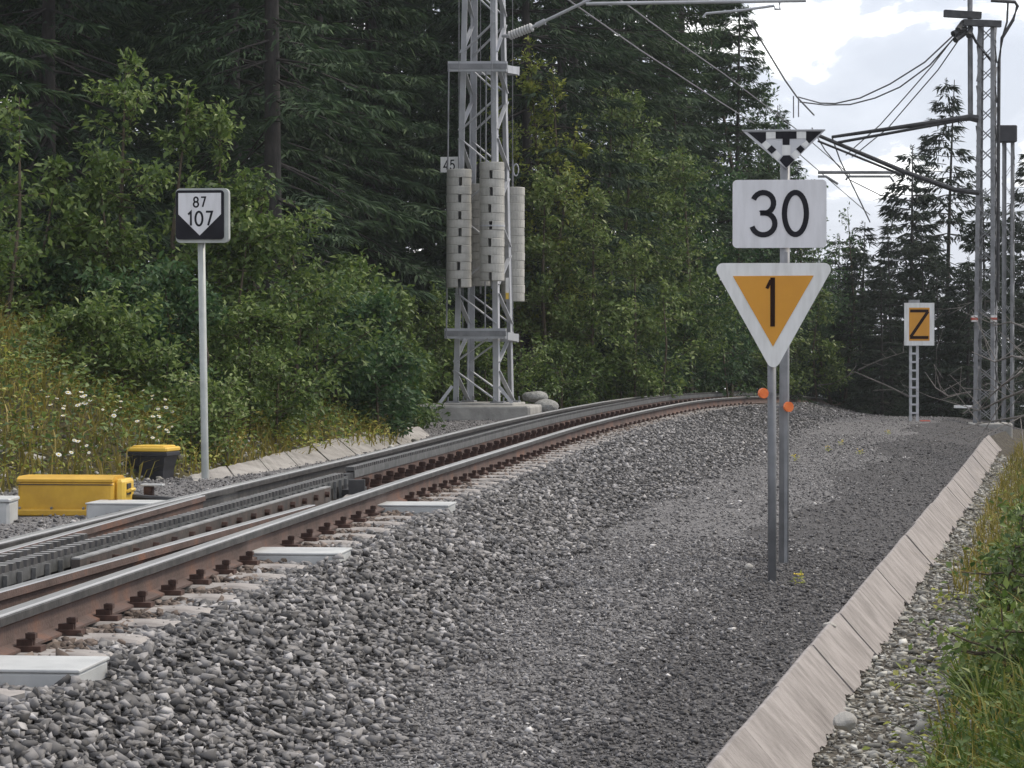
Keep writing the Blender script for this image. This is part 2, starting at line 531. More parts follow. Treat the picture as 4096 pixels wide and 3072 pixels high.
rowsY = np.concatenate([np.arange(-30, 6, 2.0), np.arange(6, 46, .3), np.arange(46, 72, .6), np.arange(72, 122, 2.5), np.array([125, 150, 200, 280, 400])])
def strip(name, k0, k1, sub, material, kind='structure', amp=0.0):
    KX, KZ = knots(rowsY)
    cx, cz = [], []
    for k in range(k0, k1):
        n = sub[k - k0]
        for j in range(n):
            t = j / n
            cx.append(KX[:, k] * (1 - t) + KX[:, k + 1] * t)
            cz.append(KZ[:, k] * (1 - t) + KZ[:, k + 1] * t)
    cx.append(KX[:, k1])
    cz.append(KZ[:, k1])
    X, Z = np.stack(cx, 1), np.stack(cz, 1)
    Yg = np.repeat(rowsY[:, None], X.shape[1], 1)
    if amp:
        w = np.ones(X.shape[1])
        w[0] = w[-1] = 0
        Z = Z + amp * w * (np.sin(X * 2.1 + Yg * 1.3) * .5 + np.sin(X * 5.3 - Yg * 3.1) * .3 + np.sin(X * .7 + Yg * .45) * .6)
    nr, nc = X.shape
    V = np.stack([X, Yg, Z], 2).reshape(-1, 3)
    a = (np.arange(nr - 1)[:, None] * nc + np.arange(nc - 1)[None]).ravel()
    F = np.stack([a, a + 1, a + nc + 1, a + nc], 1)
    o = link(name, np_mesh(name, V, F, material, smooth=True))
    o['kind'] = kind
    return o
strip('embankment', 0, 4, [3, 4, 6, 10], M['g_soil'], amp=.05)
strip('track_shoulder', 4, 5, [4], M['g_path'])
strip('ballast_bed', 5, 9, [2, 4, 3, 6], M['g_ballast'])
strip('gravel_path', 9, 10, [8], M['g_path'])
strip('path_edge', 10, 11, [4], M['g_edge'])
strip('ditch', 11, 13, [2, 3], M['g_verge'])
strip('verge', 13, 17, [6, 4, 3, 2], M['g_verge'], amp=.012)

# ------------------------------------------------------------------ railway track
def frame_at(Y, t, dz=0.0):
    """point t metres right of the near rail, square to the track, at the station Y of the near rail"""
    x, z = float(XN(Y)), float(ZN(Y))
    e = .05
    d = Vector((float(XN(Y + e) - XN(Y - e)), 2 * e, 0)).normalized()
    r = Vector((d.y, -d.x, 0))
    c = float(CANT(Y)) * min(max(-t / 1.075, 0), 1.2)
    return Vector((x, Y, z + dz + c)) + r * t, d, r

def sweep(mb, prof, toff, Y0, Y1, step, dz=0.0):
    """closed profile [(across, up)] along the track; toff number or function of Y"""
    n = max(2, int((Y1 - Y0) / step) + 1)
    vs, fs, k = [], [], len(prof)
    for i in range(n):
        Y = Y0 + (Y1 - Y0) * i / (n - 1)
        t = toff(Y) if callable(toff) else toff
        p, d, r = frame_at(Y, t, dz)
        for a, b in prof:
            vs.append(p + r * a + Vector((0, 0, b)))
    for i in range(n - 1):
        for j in range(k):
            q = (j + 1) % k
            fs.append((i * k + j, i * k + q, (i + 1) * k + q, (i + 1) * k + j))
    fs.append(tuple(range(k - 1, -1, -1)))
    fs.append(tuple(range((n - 1) * k, n * k)))
    return mb.add(vs, fs)

track = empty('railway_track', (float(XN(12)), 12, -.16), 'curving single railway track with rusty rails and a toothed rack between them', 'railway track')
RAIL = [(-.0625, -.149), (.0625, -.149), (.0625, -.139), (.012, -.122), (.009, -.10), (.008, -.055), (.033, -.040), (.0335, -.012), (.029, -.004), (-.029, -.004), (-.0335, -.012), (-.033, -.040), (-.008, -.055), (-.009, -.10), (-.012, -.122), (-.0625, -.139)]
HSIDE = [(-.0345, -.041), (.0345, -.041), (.0350, -.012), (.0318, -.0062), (-.0318, -.0062), (-.0350, -.012)]
HEAD = [(-.0315, -.0095), (.0315, -.0095), (.030, -.0035), (.024, 0.0), (-.024, 0.0), (-.030, -.0035)]
def rail(toff, Y0, Y1, label=None, m='rail_side', step=.6):
    o = sweep(MB(), RAIL, toff, Y0, Y1, step).build('rail', M[m], track)
    sweep(MB(), HEAD, toff, Y0, Y1, step, .0008).build('running_surface', M['rail_top'], o)
    sweep(MB(), HSIDE, toff, Y0, Y1, step).build('rail_head', M['rack_dark'], o)  # dark steel sides, with the shadow line under the head painted in
    if label: o['label'] = label
    return o
rail(0.0, 4, 100, 'rusty running rail nearest the gravel path')
rail(-1.075, 4, 100, 'running rail on the far side of the track', 'rack_dark')
blade = lambda Y: -.085 - .030 * max(0, 17.6 - Y)
o = sweep(MB(), [(-.03, -.14), (.03, -.14), (.03, -.125), (.008, -.11), (.008, -.04), (.028, -.03), (.026, 0), (-.026, 0), (-.028, -.03), (-.008, -.04), (-.008, -.11), (-.03, -.125)], blade, 4, 17.6, .6, -.004).build('switch_blade', M['rail_side'], track)
sweep(MB(), [(-.024, 0), (.024, 0), (.022, .004), (-.022, .004)], blade, 4, 17.6, .6, -.0035).build('running_surface', M['rail_top'], o)
o['label'] = 'switch blade beside the near rail'
blade2 = lambda Y: -1.075 + .080 + .022 * max(0, 18.6 - Y)
o = sweep(MB(), [(-.03, -.14), (.03, -.14), (.03, -.125), (.008, -.11), (.008, -.04), (.026, -.03), (.024, 0), (-.024, 0), (-.026, -.03), (-.008, -.04), (-.008, -.11), (-.03, -.125)], blade2, 4, 18.6, .6, -.004).build('switch_blade', M['rail_side'], track)
sweep(MB(), [(-.022, 0), (.022, 0), (.020, .004), (-.020, .004)], blade2, 4, 18.6, .6, -.0035).build('running_surface', M['rail_top'], o)
o['label'] = 'switch blade beside the far rail'

def rack(name, toff, Y0, Y1, pitch, top, depth, web, thick, mtop, mweb, label):
    """toothed rack bar: web below, teeth along the top"""
    o = sweep(MB(), [(-thick * .35, -.145), (thick * .35, -.145), (thick * .35, web), (-thick * .35, web)], toff, Y0, Y1, .6).build(name, M[mweb], track)
    mb = MB()
    Y = Y0
    while Y < Y1 - pitch:
        t = toff(Y) if callable(toff) else toff
        a, d, r = frame_at(Y, t)
        h0, h1 = Vector((0, 0, web)), Vector((0, 0, top))
        lo, hi = pitch * .34, pitch * .24
        vs = []
        for sgn in (-1, 1):
            q = a + r * (thick / 2 * sgn)
            vs += [q - d * lo + h0, q + d * lo + h0, q + d * hi + h1, q - d * hi + h1]
        mb.add(vs, [(0, 1, 2, 3), (7, 6, 5, 4), (3, 2, 6, 7), (1, 5, 6, 2), (0, 3, 7, 4)])
        Y += pitch
    te = mb.build('rack_teeth', M['rack_dark'], o)  # unlit tooth flanks painted dark; the tops get pale worn steel
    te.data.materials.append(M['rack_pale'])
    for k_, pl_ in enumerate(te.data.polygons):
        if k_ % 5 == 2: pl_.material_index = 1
    te['kind'] = 'stuff'
    sweep(MB(), [(-thick * .5, web - .055), (thick * .5, web - .055), (thick * .5, web + .004), (-thick * .5, web + .004)], toff, Y0, Y1, .6).build('rack_bar', M[mtop], o)
    o['label'] = label
    return o
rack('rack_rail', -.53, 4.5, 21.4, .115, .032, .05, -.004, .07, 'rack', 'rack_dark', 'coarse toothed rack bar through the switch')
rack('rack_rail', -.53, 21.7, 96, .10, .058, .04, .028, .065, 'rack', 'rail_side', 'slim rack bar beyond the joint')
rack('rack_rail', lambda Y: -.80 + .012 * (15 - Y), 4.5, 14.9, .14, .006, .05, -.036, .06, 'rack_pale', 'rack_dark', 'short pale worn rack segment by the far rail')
# vertical ribs along the coarse rack
mb = MB()
for Y in np.arange(9.5, 21.3, .23):
    p, d, r = frame_at(Y, -.485)
    mb.box(p + Vector((0, 0, -.075)), (.02, .035, .13))
o = mb.build('rack_ribs', M['rack'], track); o['kind'] = 'stuff'
# bolted plate along the rack
gp = lambda Y: -.395 + .004 * (Y - 13)
o = sweep(MB(), [(-.02, -.13), (.02, -.13), (.02, -.002), (-.02, -.002)], gp, 13.1, 19.8, .4).build('guard_plate', M['rack_rust'], track)
sweep(MB(), [(-.022, -.002), (.022, -.002), (.022, .005), (-.022, .005)], gp, 13.1, 19.8, .4).build('plate_edge', M['rack_pale'], o)
for Y in np.arange(13.3, 19.8, .42):
    p, d, r = frame_at(Y, gp(Y) + .02, -.042)
    MB().tube([p, p + r * .03], .022, 6).build('bolt', M['clip'], o)
# joint of the rack
p, d, r = frame_at(21.55, -.53)
mb = MB()
mb.bar(p + Vector((0, 0, -.03)) - d * .18, p + Vector((0, 0, -.03)) + d * .18, .05, .09)
mb.box(p + r * .16 + Vector((0, 0, -.08)) - d * .5, (.12, .10, .14))
mb.box(p + r * .10 + Vector((0, 0, -.11)) - d * .25, (.16, .5, .05))
mb.build('joint_bracket', M['dark_steel'], track)
p, d, r = frame_at(20.0, -.28, -.135)
MB().box(p + Vector((0, .4, 0)), (.10, 1.7, .035)).build('base_bar', M['sleeper'], track)

# sleepers with clips
stations, s_acc, Y = [], 0, 8.2
while Y < 58:
    stations.append(Y)
    _, d, _ = frame_at(Y, 0)
    Y += .60 * d.y
BEAR = [9.9, 15.32, 19.85]
clip_mb = MB()
clip_mb.box((0, 0, .012), (.13, .10, .024))
clip_mb.box((-.018, 0, .035), (.075, .055, .030))
clip_mb.tube([(.008, 0, .02), (.008, 0, .078)], .019, 6)
clip_mb.box((.008, 0, .064), (.046, .046, .022))
me_clip = bpy.data.meshes.new('rail_clip')
me_clip.from_pydata(clip_mb.v, [], clip_mb.f)
me_clip.materials.append(M['clip'])
sl = MB()
Lx = 2.02
prof = [(-Lx/2, -.17), (-Lx/2 + .02, -.06), (-Lx/2 + .10, -.008), (-Lx/2 + .2, 0), (Lx/2 - .2, 0), (Lx/2 - .10, -.008), (Lx/2 - .02, -.06), (Lx/2, -.17)]
vs, fs = [], []
for x, z in prof:
    vs += [(x, -.125, z - .10), (x, -.105, z - .012), (x, -.085, z), (x, .085, z), (x, .105, z - .012), (x, .125, z - .10)]
for i in range(len(prof) - 1):
    for j in range(5):
        a = i * 6 + j
        fs.append((a, a + 6, a + 7, a + 1))
sl.add(vs, fs)
me_sl = bpy.data.meshes.new('sleeper')
me_sl.from_pydata(sl.v, [], sl.f)
me_sl.materials.append(M['sleeper'])
me_sl.update()
T0 = track.location
for i, Y in enumerate(stations):
    if min(abs(Y - b) for b in BEAR) < .36: continue
    p, d, r = frame_at(Y, -.5375, -.151)
    rz = math.atan2(r.y, r.x)
    o = link('sleeper', me_sl, track)
    o.location = p - T0
    o.rotation_euler = (0, -math.asin(min(.2, float(CANT(Y)) / 1.075)) * -1.0, rz)
    for t, fl in ((.085, 0), (-.455, 0), (-.99, 0), (-1.16, 1)):
        if Y < 21.6 and t in (-.455, -.99): continue
        if t == -1.16 and Y > 20: continue
        q = frame_at(Y, t, -.150)[0]
        c = link('rail_clip', me_clip, o)
        R_ = Matrix.Rotation(-rz, 3, 'Z')
        c.location = R_ @ (q - p)
        c.rotation_euler = (0, 0, math.pi if fl else 0)
        c.scale = (1.3, 1.3, 1.5) if t == -.455 else (.80, .80, .90)
# light grey trough bearers
for k, (Y, tl) in enumerate(zip(BEAR, (-1.9, -2.0, -2.05))):
    p0, d, r = frame_at(Y, 0, -.185)
    c = p0 + r * ((tl + .50) / 2)
    R_ = Matrix.Rotation(math.atan2(r.y, r.x), 3, 'Z')
    o = MB().bevel_box(c + Vector((0, 0, -.015)), (.50 - tl, .42, .155), .012, R_).build('trough_sleeper', M['trough'], track)
    o['label'] = ['pale grey trough sleeper at the lower left corner', 'pale grey trough sleeper in the middle of the switch', 'pale grey trough sleeper beside the yellow point machine'][k]
    MB().bevel_box(c + Vector((0, 0, .066)), (.50 - tl + .012, .43, .012), .004, R_).build('lid', M['trough'], o)

# ------------------------------------------------------------------ loose stone
def rot_mats(n, tilt=math.pi):
    q = rng.normal(size=(n, 4))
    q /= np.linalg.norm(q, axis=1)[:, None]
    w, x, y, z = q.T
    return np.stack([np.stack([1-2*(y*y+z*z), 2*(x*y-z*w), 2*(x*z+y*w)], 1), np.stack([2*(x*y+z*w), 1-2*(x*x+z*z), 2*(y*z-x*w)], 1), np.stack([2*(x*z-y*w), 2*(y*z+x*w), 1-2*(x*x+y*y)], 1)], 1)
def rotz_mats(n):
    a = rng.uniform(0, 2 * math.pi, n)
    t = rng.normal(0, .65, n)
    c, s, ct, st = np.cos(a), np.sin(a), np.cos(t), np.sin(t)
    z = np.zeros(n)
    Rz = np.stack([np.stack([c, -s, z], 1), np.stack([s, c, z], 1), np.stack([z, z, z + 1], 1)], 1)
    Rx = np.stack([np.stack([z + 1, z, z], 1), np.stack([z, ct, -st], 1), np.stack([z, st, ct], 1)], 1)
    return Rz @ Rx
import bmesh
def hulls(k, npts, seed):
    g = np.random.default_rng(seed)
    out = []
    for _ in range(k):
        p = g.normal(size=(npts, 3))
        p /= np.linalg.norm(p, axis=1)[:, None]
        p *= g.uniform(.75, 1.15, (npts, 1))
        bm = bmesh.new()
        for c in p: bm.verts.new(c)
        r = bmesh.ops.convex_hull(bm, input=bm.verts)
        bmesh.ops.triangulate(bm, faces=bm.faces[:])
        lone = [v for v in bm.verts if not v.link_faces]
        if lone: bmesh.ops.delete(bm, geom=lone, context='VERTS')
        bmesh.ops.recalc_face_normals(bm, faces=bm.faces[:])
        bm.verts.index_update()
        out.append((np.array([v.co[:] for v in bm.verts]), np.array([[v.index for v in f.verts] for f in bm.faces])))
        bm.free()
    return out
HULL_BIG = hulls(20, 8, 3)
HULL_SMALL = hulls(14, 6, 4)
def stones(name, pos, size, material, hl, flat=.6, free=True, tint=None):
    n = len(pos)
    which = rng.integers(0, len(hl), n)
    sc = np.stack([rng.uniform(.85, 1.45, n), rng.uniform(.65, 1.05, n), rng.uniform(flat * .75, flat * 1.3, n)], 1)
    R = rot_mats(n) if free else rotz_mats(n)
    if tint is None: tint = np.clip(rng.beta(1.9, 2.3, n), 0, .96)
    VV, FF, TT_, base_i = [], [], [], 0
    for k, (bv, bf) in enumerate(hl):
        m = which == k
        c = int(m.sum())
        V = np.einsum('nij,nkj->nki', R[m], bv[None] * sc[m][:, None, :]) * (size[m] / 2)[:, None, None] + pos[m][:, None, :]
        VV.append(V.reshape(-1, 3))
        FF.append((bf[None] + (np.arange(c) * len(bv))[:, None, None]).reshape(-1, 3) + base_i)
        TT_.append(np.repeat(tint[m], len(bv)))
        base_i += c * len(bv)
    o = link(name, np_mesh(name, np.concatenate(VV), np.concatenate(FF), material, np.concatenate(TT_)))
    o['kind'] = 'stuff'
    return o
def scatter(n, y0, y1, f0, f1, ypow=1.0):
    """n points with Y in y0..y1 and X between the curves f0(Y), f1(Y)"""
    Y = y0 + (y1 - y0) * rng.uniform(0, 1, n) ** ypow
    a, b = f0(Y), f1(Y)
    return a + (b - a) * rng.uniform(0, 1, n), Y
dX = lambda Y: (XN(Y + .1) - XN(Y - .1)) / .2
pos_all, size_all = [], []
for n, y0, y1, a, b in ((38000, 7.8, 24, .02, 1.0), (23000, 24, 44, .02, 1.0), (9000, 44, 66, .02, 1.0)):
    u = rng.uniform(0, 1, n)
    Y = rng.uniform(y0, y1, n)
    x0, x1 = XN(Y) + .05, XN(Y) + TT(Y) + .10 + .09 * np.sin(Y * 1.9) + .07 * np.sin(Y * 4.7 + 1) + rng.exponential(.05, n)
    X = x0 + (x1 - x0) * u
    z = gz(X, Y)
    pos_all.append(np.stack([X, Y, z], 1))
for n, y0, y1 in ((15000, 8.6, 24), (9000, 24, 46)):
    Y = rng.uniform(y0, y1, n)
    X = XN(Y) - rng.uniform(.02, 1.9, n)
    pos_all.append(np.stack([X, Y, gz(X, Y)], 1))
pp = np.concatenate(pos_all)
tt = pp[:, 0] - XN(pp[:, 1])
t_s = tt                                                # distance from the near rail
Yst = pp[:, 1] - (-.5375 - tt) * 0 + tt * dX(pp[:, 1])  # station along the track
st = np.array(stations)
near_st = np.abs(Yst[:, None] - st[None]).min(1)
on_sl = (near_st < .15) & (tt > -1.55) & (tt < .47)
near_b = np.abs(Yst[:, None] - np.array(BEAR)[None]).min(1)
on_b = (near_b < .25) & (tt > -2.05) & (tt < .53)
foot = (np.abs(tt) < .09) | (np.abs(tt + 1.075) < .09)
bury = on_sl & (rng.uniform(0, 1, len(pp)) < .68) & (tt < .36 + rng.uniform(-.06, .08, len(pp)))
keep = ~bury & ~on_b & ~foot
pp, tt = pp[keep], tt[keep]
sz = np.clip(rng.lognormal(math.log(.045), .29, len(pp)), .025, .085) * np.where(tt > .9, .9, 1.0)
pp[:, 2] += np.where((tt > -1.6) & (tt < .45), rng.uniform(-.015, .012, len(pp)), rng.uniform(-.012, .040, len(pp)))
near_rail = (np.minimum(np.abs(tt), np.abs(tt + 1.075)) + rng.normal(0, .05, len(tt)) < .24) | ((tt < -.1) & (tt > -1.0) & (rng.uniform(0, 1, len(tt)) < .6))
o = stones('ballast_stones', pp[~near_rail], sz[~near_rail], M['ballast'], HULL_BIG, flat=.68, free=False)
tag(o, 'coarse grey crushed stone ballast of the track shoulder', 'ballast')
o = stones('stained_ballast', pp[near_rail], sz[near_rail], M['ballast_rusty'], HULL_BIG, flat=.68, free=False)
tag(o, 'brownish rust stained ballast close to the rails', 'ballast')

xs, ys = [], []
for n, y0, y1 in ((46000, 8, 22), (24000, 22, 44), (5000, 44, 58)):
    X, Y = scatter(n, y0, y1, lambda y: XN(y) + TT(y) - .10, lambda y: XD(y) - .005)
    xs.append(X); ys.append(Y)
X, Y = np.concatenate(xs), np.concatenate(ys)
sz = np.clip(rng.lognormal(math.log(.021), .42, len(X)), .009, .055)
tn = np.clip(rng.beta(2, 2.6, len(X)), 0, .93)
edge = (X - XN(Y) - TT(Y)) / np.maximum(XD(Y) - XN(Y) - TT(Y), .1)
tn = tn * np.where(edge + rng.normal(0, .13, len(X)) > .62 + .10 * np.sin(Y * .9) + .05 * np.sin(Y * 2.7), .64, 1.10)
tn[rng.uniform(0, 1, len(X)) < .0025] = 1.0
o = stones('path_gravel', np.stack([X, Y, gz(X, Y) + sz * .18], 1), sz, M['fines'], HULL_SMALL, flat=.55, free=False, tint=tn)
tag(o, 'fine dark grey gravel spread over the path', 'gravel')
# gravel round the point machine
Y = np.concatenate([rng.uniform(15, 27, 9000), rng.uniform(27, 50, 7000)])
X = XN(Y) - np.where(Y < 27, rng.uniform(1.6, 4.2, 16000), rng.uniform(1.55, 3.6, 16000))
keep = X > XT(Y) - .2
X, Y = X[keep], Y[keep]
sz = np.clip(rng.lognormal(math.log(.022), .4, len(X)), .01, .06)
o = stones('trackside_gravel', np.stack([X, Y, gz(X, Y) + sz * .2], 1), sz, M['fines'], HULL_SMALL, free=False)
tag(o, 'grey gravel beyond the far rail round the yellow machine', 'gravel')
# pale rubble in the ditch on the right
X, Y = scatter(17000, 8, 46, lambda y: XD(y) + .20, lambda y: XD(y) + .98, 1.4)
sz = np.clip(rng.lognormal(math.log(.031), .45, len(X)), .012, .11)
o = stones('ditch_rubble', np.stack([X, Y, gz(X, Y) + sz * .15], 1), sz, M['rubble'], HULL_BIG, flat=.5, free=False)
tag(o, 'pale broken stones lying along the drainage channel', 'rubble')
X, Y = scatter(1500, 22, 36, lambda y: XT(y) - 1.0, lambda y: XT(y) + .35)
sz = np.clip(rng.lognormal(math.log(.05), .45, len(X)), .02, .17)
o = stones('bank_rubble', np.stack([X, Y, gz(X, Y) + sz * .1], 1), sz, M['rubble'], HULL_BIG, flat=.6, free=False)
tag(o, 'pale stones at the foot of the grassy bank', 'rubble')

# ------------------------------------------------------------------ drainage channels of concrete slabs
M['slab'] = mat('pinkish_concrete', (.175, .158, .150), (.345, .315, .305), 3.2, .92, 0, .5, 26, detail=10, stretch=(1.1, 2.0, 1.1), lo=.28, hi=.62)
M['slab_grey'] = mat('grey_concrete_slab', (.22, .205, .19), (.34, .32, .30), 3, .9, 0, .3, 30, detail=9)
ch = empty('drainage_channel', (float(XD(20)), 20, -.85), 'pinkish concrete drainage channel of ribbed slabs right of the path', 'channel')
joints = [7.4, 8.9, 10.4, 11.85, 13.3, 15.1, 16.85, 18.6, 20.3, 22.1, 23.9, 25.5, 26.9, 28.6, 30.3, 32.0, 33.7, 35.4, 37.1, 38.8, 40.5, 42.2, 43.9, 45.6, 47.3, 49.0]
for k in range(len(joints) - 1):
    gj = .012 if k in (5, 6, 12) else .003
    ya, yb = joints[k] + gj, joints[k + 1] - .003
    if k == 6: ya += .05
    n = 46
    off, dz_, tw = rnd.uniform(-.005, .005), rnd.uniform(-.004, .004), rnd.uniform(-.008, .008)
    vs, fs = [], []
    hr, rr = 0.0, 0
    for i in range(n + 1):
        y = ya + (yb - ya) * i / n
        xd, zd = float(XD(y)), float(ZD(y))
        ux = Vector((.98, -.19, 0))
        hh = rnd.choice([0, 0, .0015, .003, -.002, .005]) if i % 2 == 0 else hh
        rr = rr * .82 + rnd.uniform(-.022, .019)
        for f, hz in ((0.0, -.10), (0.0, .0), (.03, .012), (.5, .004), (1.0 + rr * 2.0, 0.0), (1.0 + rr * 2.0, -.10)):
            p = Vector((xd + off + tw * (i / n - .5), y, zd + dz_)) + ux * (.235 * f) + Vector((0, 0, -.245 * f))
            nrm = Vector((.70, -.13, .70))
            vs.append(p + nrm * (hz + (hh if 0 <= f <= 1 and hz > -.05 else 0)))
    for i in range(n):
        for j in range(5):
            a = i * 6 + j
            fs.append((a, a + 1, a + 7, a + 6))
    fs.append((5, 4, 3, 2, 1, 0))
    fs.append(tuple(range(n * 6, n * 6 + 6)))
    MB().add(vs, fs).build('slab', M['slab'], ch)
# left side: slabs leaning on the foot of the bank
ch2 = empty('bank_slab_lining', tuple(P(320, 452, 30.5)), 'row of pale concrete slabs lining the foot of the left bank', 'channel')
pl = [(P(196, 482, 25.2), P(190, 474, 26.2)), (P(238, 475.5, 26.2), P(226, 464, 27.4)), (P(272, 469, 27.4), P(258, 457, 28.6)), (P(300, 462, 28.6), P(284, 450, 29.8)), (P(330, 456, 29.9), P(312, 444, 31.1)), (P(357, 450, 31.3), P(338, 438, 32.4)), (P(380, 446, 32.6), P(362, 434, 33.8)), (P(402, 441, 34.2), P(384, 430, 35.3)), (P(420, 436.5, 35.8), P(404, 427, 36.8)), (P(434, 433, 37.2), P(420, 425, 38.2))]
for k in range(len(pl) - 1):
    (a0, a1), (b0, b1) = pl[k], pl[k + 1]
    g = .02
    n = 14
    vs, fs = [], []
    jit = Vector((rnd.uniform(-.015, .015), rnd.uniform(-.03, .03), rnd.uniform(-.015, .015)))
    nr = (b0 - a0).cross(a1 - a0).normalized()
    if nr.y > 0: nr = -nr
    for i in range(n + 1):
        t = g + (1 - 2 * g) * i / n
        hh = rnd.choice([0, .003, -.003, .005])
        lo, hi = a0.lerp(b0, t) + jit - Vector((0, 0, .06)), a1.lerp(b1, t) + jit - Vector((0, 0, .015))
        hi = hi + (hi - lo) * rnd.uniform(-.02, .02)
        for q, off in ((hi, -.08), (hi, hh), (lo.lerp(hi, .5), hh), (lo, hh), (lo, -.08)):
            vs.append(q + nr * off)
    for i in range(n):
        for j in range(4):
            a = i * 5 + j
            fs.append((a, a + 1, a + 6, a + 5))
    fs.append((4, 3, 2, 1, 0)); fs.append(tuple(range(n * 5, n * 5 + 5)))
    MB().add(vs, fs).build('slab', M['slab_grey'], ch2)

# ------------------------------------------------------------------ signs
def sign_frame(c, yaw=0.0):
    """frame of a plate whose face looks towards -Y turned by yaw (positive: face turns to the right)"""
    N = Vector((math.sin(yaw), -math.cos(yaw), 0))
    R = Vector((math.cos(yaw), math.sin(yaw), 0))
    return (Vector(c), R, Vector((0, 0, 1)), N)
def round_poly(pts, rad, n=5):
    out = []
    m = len(pts)
    for i in range(m):
        p, a, b = Vector(pts[i]), Vector(pts[i - 1]), Vector(pts[(i + 1) % m])
        da, db = (a - p).normalized(), (b - p).normalized()
        ang = da.angle(db)
        t = rad / math.tan(ang / 2)
        c = p + (da + db).normalized() * (rad / math.sin(ang / 2))
        s, e_ = p + da * t, p + db * t
        a0, a1 = math.atan2(s.y - c.y, s.x - c.x), math.atan2(e_.y - c.y, e_.x - c.x)
        while a1 - a0 > math.pi: a1 -= 2 * math.pi
        while a1 - a0 < -math.pi: a1 += 2 * math.pi
        out += [(c.x + rad * math.cos(a0 + (a1 - a0) * k / n), c.y + rad * math.sin(a0 + (a1 - a0) * k / n)) for k in range(n + 1)]
    return out
def rect(w, h): return [(-w/2, -h/2), (w/2, -h/2), (w/2, h/2), (-w/2, h/2)]
def arc(cx, cy, rx, ry, a0, a1, n=14):
    return [(cx + rx * math.cos(math.radians(a0 + (a1 - a0) * k / n)), cy + ry * math.sin(math.radians(a0 + (a1 - a0) * k / n))) for k in range(n + 1)]
GLY = {   # centre-line strokes in a box 0..w, 0..1; (width, [(points, closed)])
    '0': (.52, [(arc(.26, .5, .26, .5, 0, 360, 30)[:-1], True)]),
    '3': (.48, [(arc(.215, .755, .245, .245, 165, -62, 14) + [(.225, .535)] + arc(.215, .265, .265, .265, 78, -170, 18), False)]),
    '1': (.30, [([(.02, .80), (.22, 1.0), (.22, 0.0)], False)]),
    '7': (.46, [([(.0, 1.0), (.45, 1.0), (.16, 0.0)], False)]),
    '8': (.48, [(arc(.24, .755, .21, .245, 0, 360, 20)[:-1], True), (arc(.24, .265, .25, .265, 0, 360, 22)[:-1], True)]),
    '4': (.52, [([(.36, 0), (.36, 1.0), (.0, .26), (.52, .26)], False)]),
    '5': (.46, [([(.42, 1.0), (.08, 1.0), (.05, .56)] + arc(.20, .32, .24, .32, 118, -160, 14), False)]),
    'Z': (.62, [([(0, 1.0), (.62, 1.0)], False), ([(.60, .98), (.02, .02)], False), ([(0, 0), (.62, 0)], False)]),
}
GLY['3'] = (.48, [(arc(.205, .75, .245, .25, 160, -75, 14) + arc(.205, .26, .275, .265, 85, -165, 18), False), ([(.13, .515), (.27, .515)], False)])
def write(text, h, sw, gap, fr, d0, d1, material, parent, cx=0.0, cy=0.0, names='digit', xs=1.0):
    tot = sum(GLY[c][0] * h * xs for c in text) + gap * (len(text) - 1)
    x = cx - tot / 2
    for c in text:
        mb = MB()
        for pts, cl in GLY[c][1]:
            mb.stroke([(x + px * h * xs, cy - h / 2 + py * h) for px, py in pts], sw, fr, d0, d1, cl)
        mb.build(names, material, parent)
        x += GLY[c][0] * h * xs + gap

# --- kilometre style board 87 / 107
pb, ptp = P(205.2, 477.5, 26.0), P(201.5, 189, 25.8)
sg = empty('track_sign', pb, 'square black and white sign reading 87 over 107 on thin grey pole', 'sign')
top = P(200.6, 194, 25.86)
MB().tube([pb - Vector((0, 0, .4)), pb, top], .034, 12).build('pole', M['pole'], sg, True)
c = P(199.8, 214.8, 25.80)
fr = sign_frame(c, math.radians(-7))
w87 = 49.0 * 25.8 / FOC
pl_ = MB().plate(round_poly(rect(w87 + .045, w87 + .05), .045), (fr[0] + fr[1] * .018 - fr[2] * .006, *fr[1:]), -.085, -.012).build('sign_housing', M['pole'], sg)
bd = MB().plate(round_poly(rect(w87, w87), .03), fr, -.011, .004).build('sign_plate', M['black'], sg)
h_ = w87 / 2
MB().plate([(-h_ + .025, h_ - .025), (-h_ + .025, .005), (0, -h_ + .035), (h_ - .025, .005), (h_ - .025, h_ - .025)][::-1], fr, .0041, .008).build('white_field', M['white'], bd)
write('87', .088, .015, .026, fr, .0082, .010, M['black'], bd, 0.0, .115)
write('107', .125, .019, .032, fr, .0082, .010, M['black'], bd, .004, -.035)
for dz in (.12, -.12):
    MB().box(fr[0] - fr[3] * .10 + Vector((0, 0, dz)), (.12, .05, .04)).build('bracket', M['galv_dark'], sg)

# --- front post with the triangle
YF = 18.3
fb = P(772.5, 582, YF)
fs_ = empty('triangle_sign', fb, 'orange triangle sign with white border and digit 1 on front grey post', 'sign')
wt = 113.0 * YF / FOC
ct = P(773.5, 263, YF)
MB().tube([fb - Vector((0, 0, .5)), P(771.6, 300, YF + .06)], .028, 12).build('post', M['post'], fs_, True)
fr = sign_frame(ct, math.radians(-4))
ht = 101 * YF / FOC
tri = round_poly([(-wt * .545, 0), (0, -ht * 1.10), (wt * .545, 0)], .042, 6)
tp = MB().plate(tri, fr, -.018, 0).build('sign_plate', M['white2'], fs_)
k = YF / FOC
MB().plate([(-40.5 * k, -13.0 * k), (-.5 * k, -83.5 * k), (40.0 * k, -12.6 * k)], fr, .0006, .004).build('orange_field', M['orange'], tp)
mb = MB()
mb.stroke([(-.8 * k, -14.5 * k), (-.8 * k, -63.5 * k)], 4.7 * k, fr, .0045, .007)
mb.stroke([(-6.6 * k, -25.5 * k), (-2.6 * k, -17.0 * k)], 3.2 * k, fr, .0047, .0068)
mb.build('digit', M['brownblack'], tp)
p_ = P(762.3, 393.2, YF - .03)
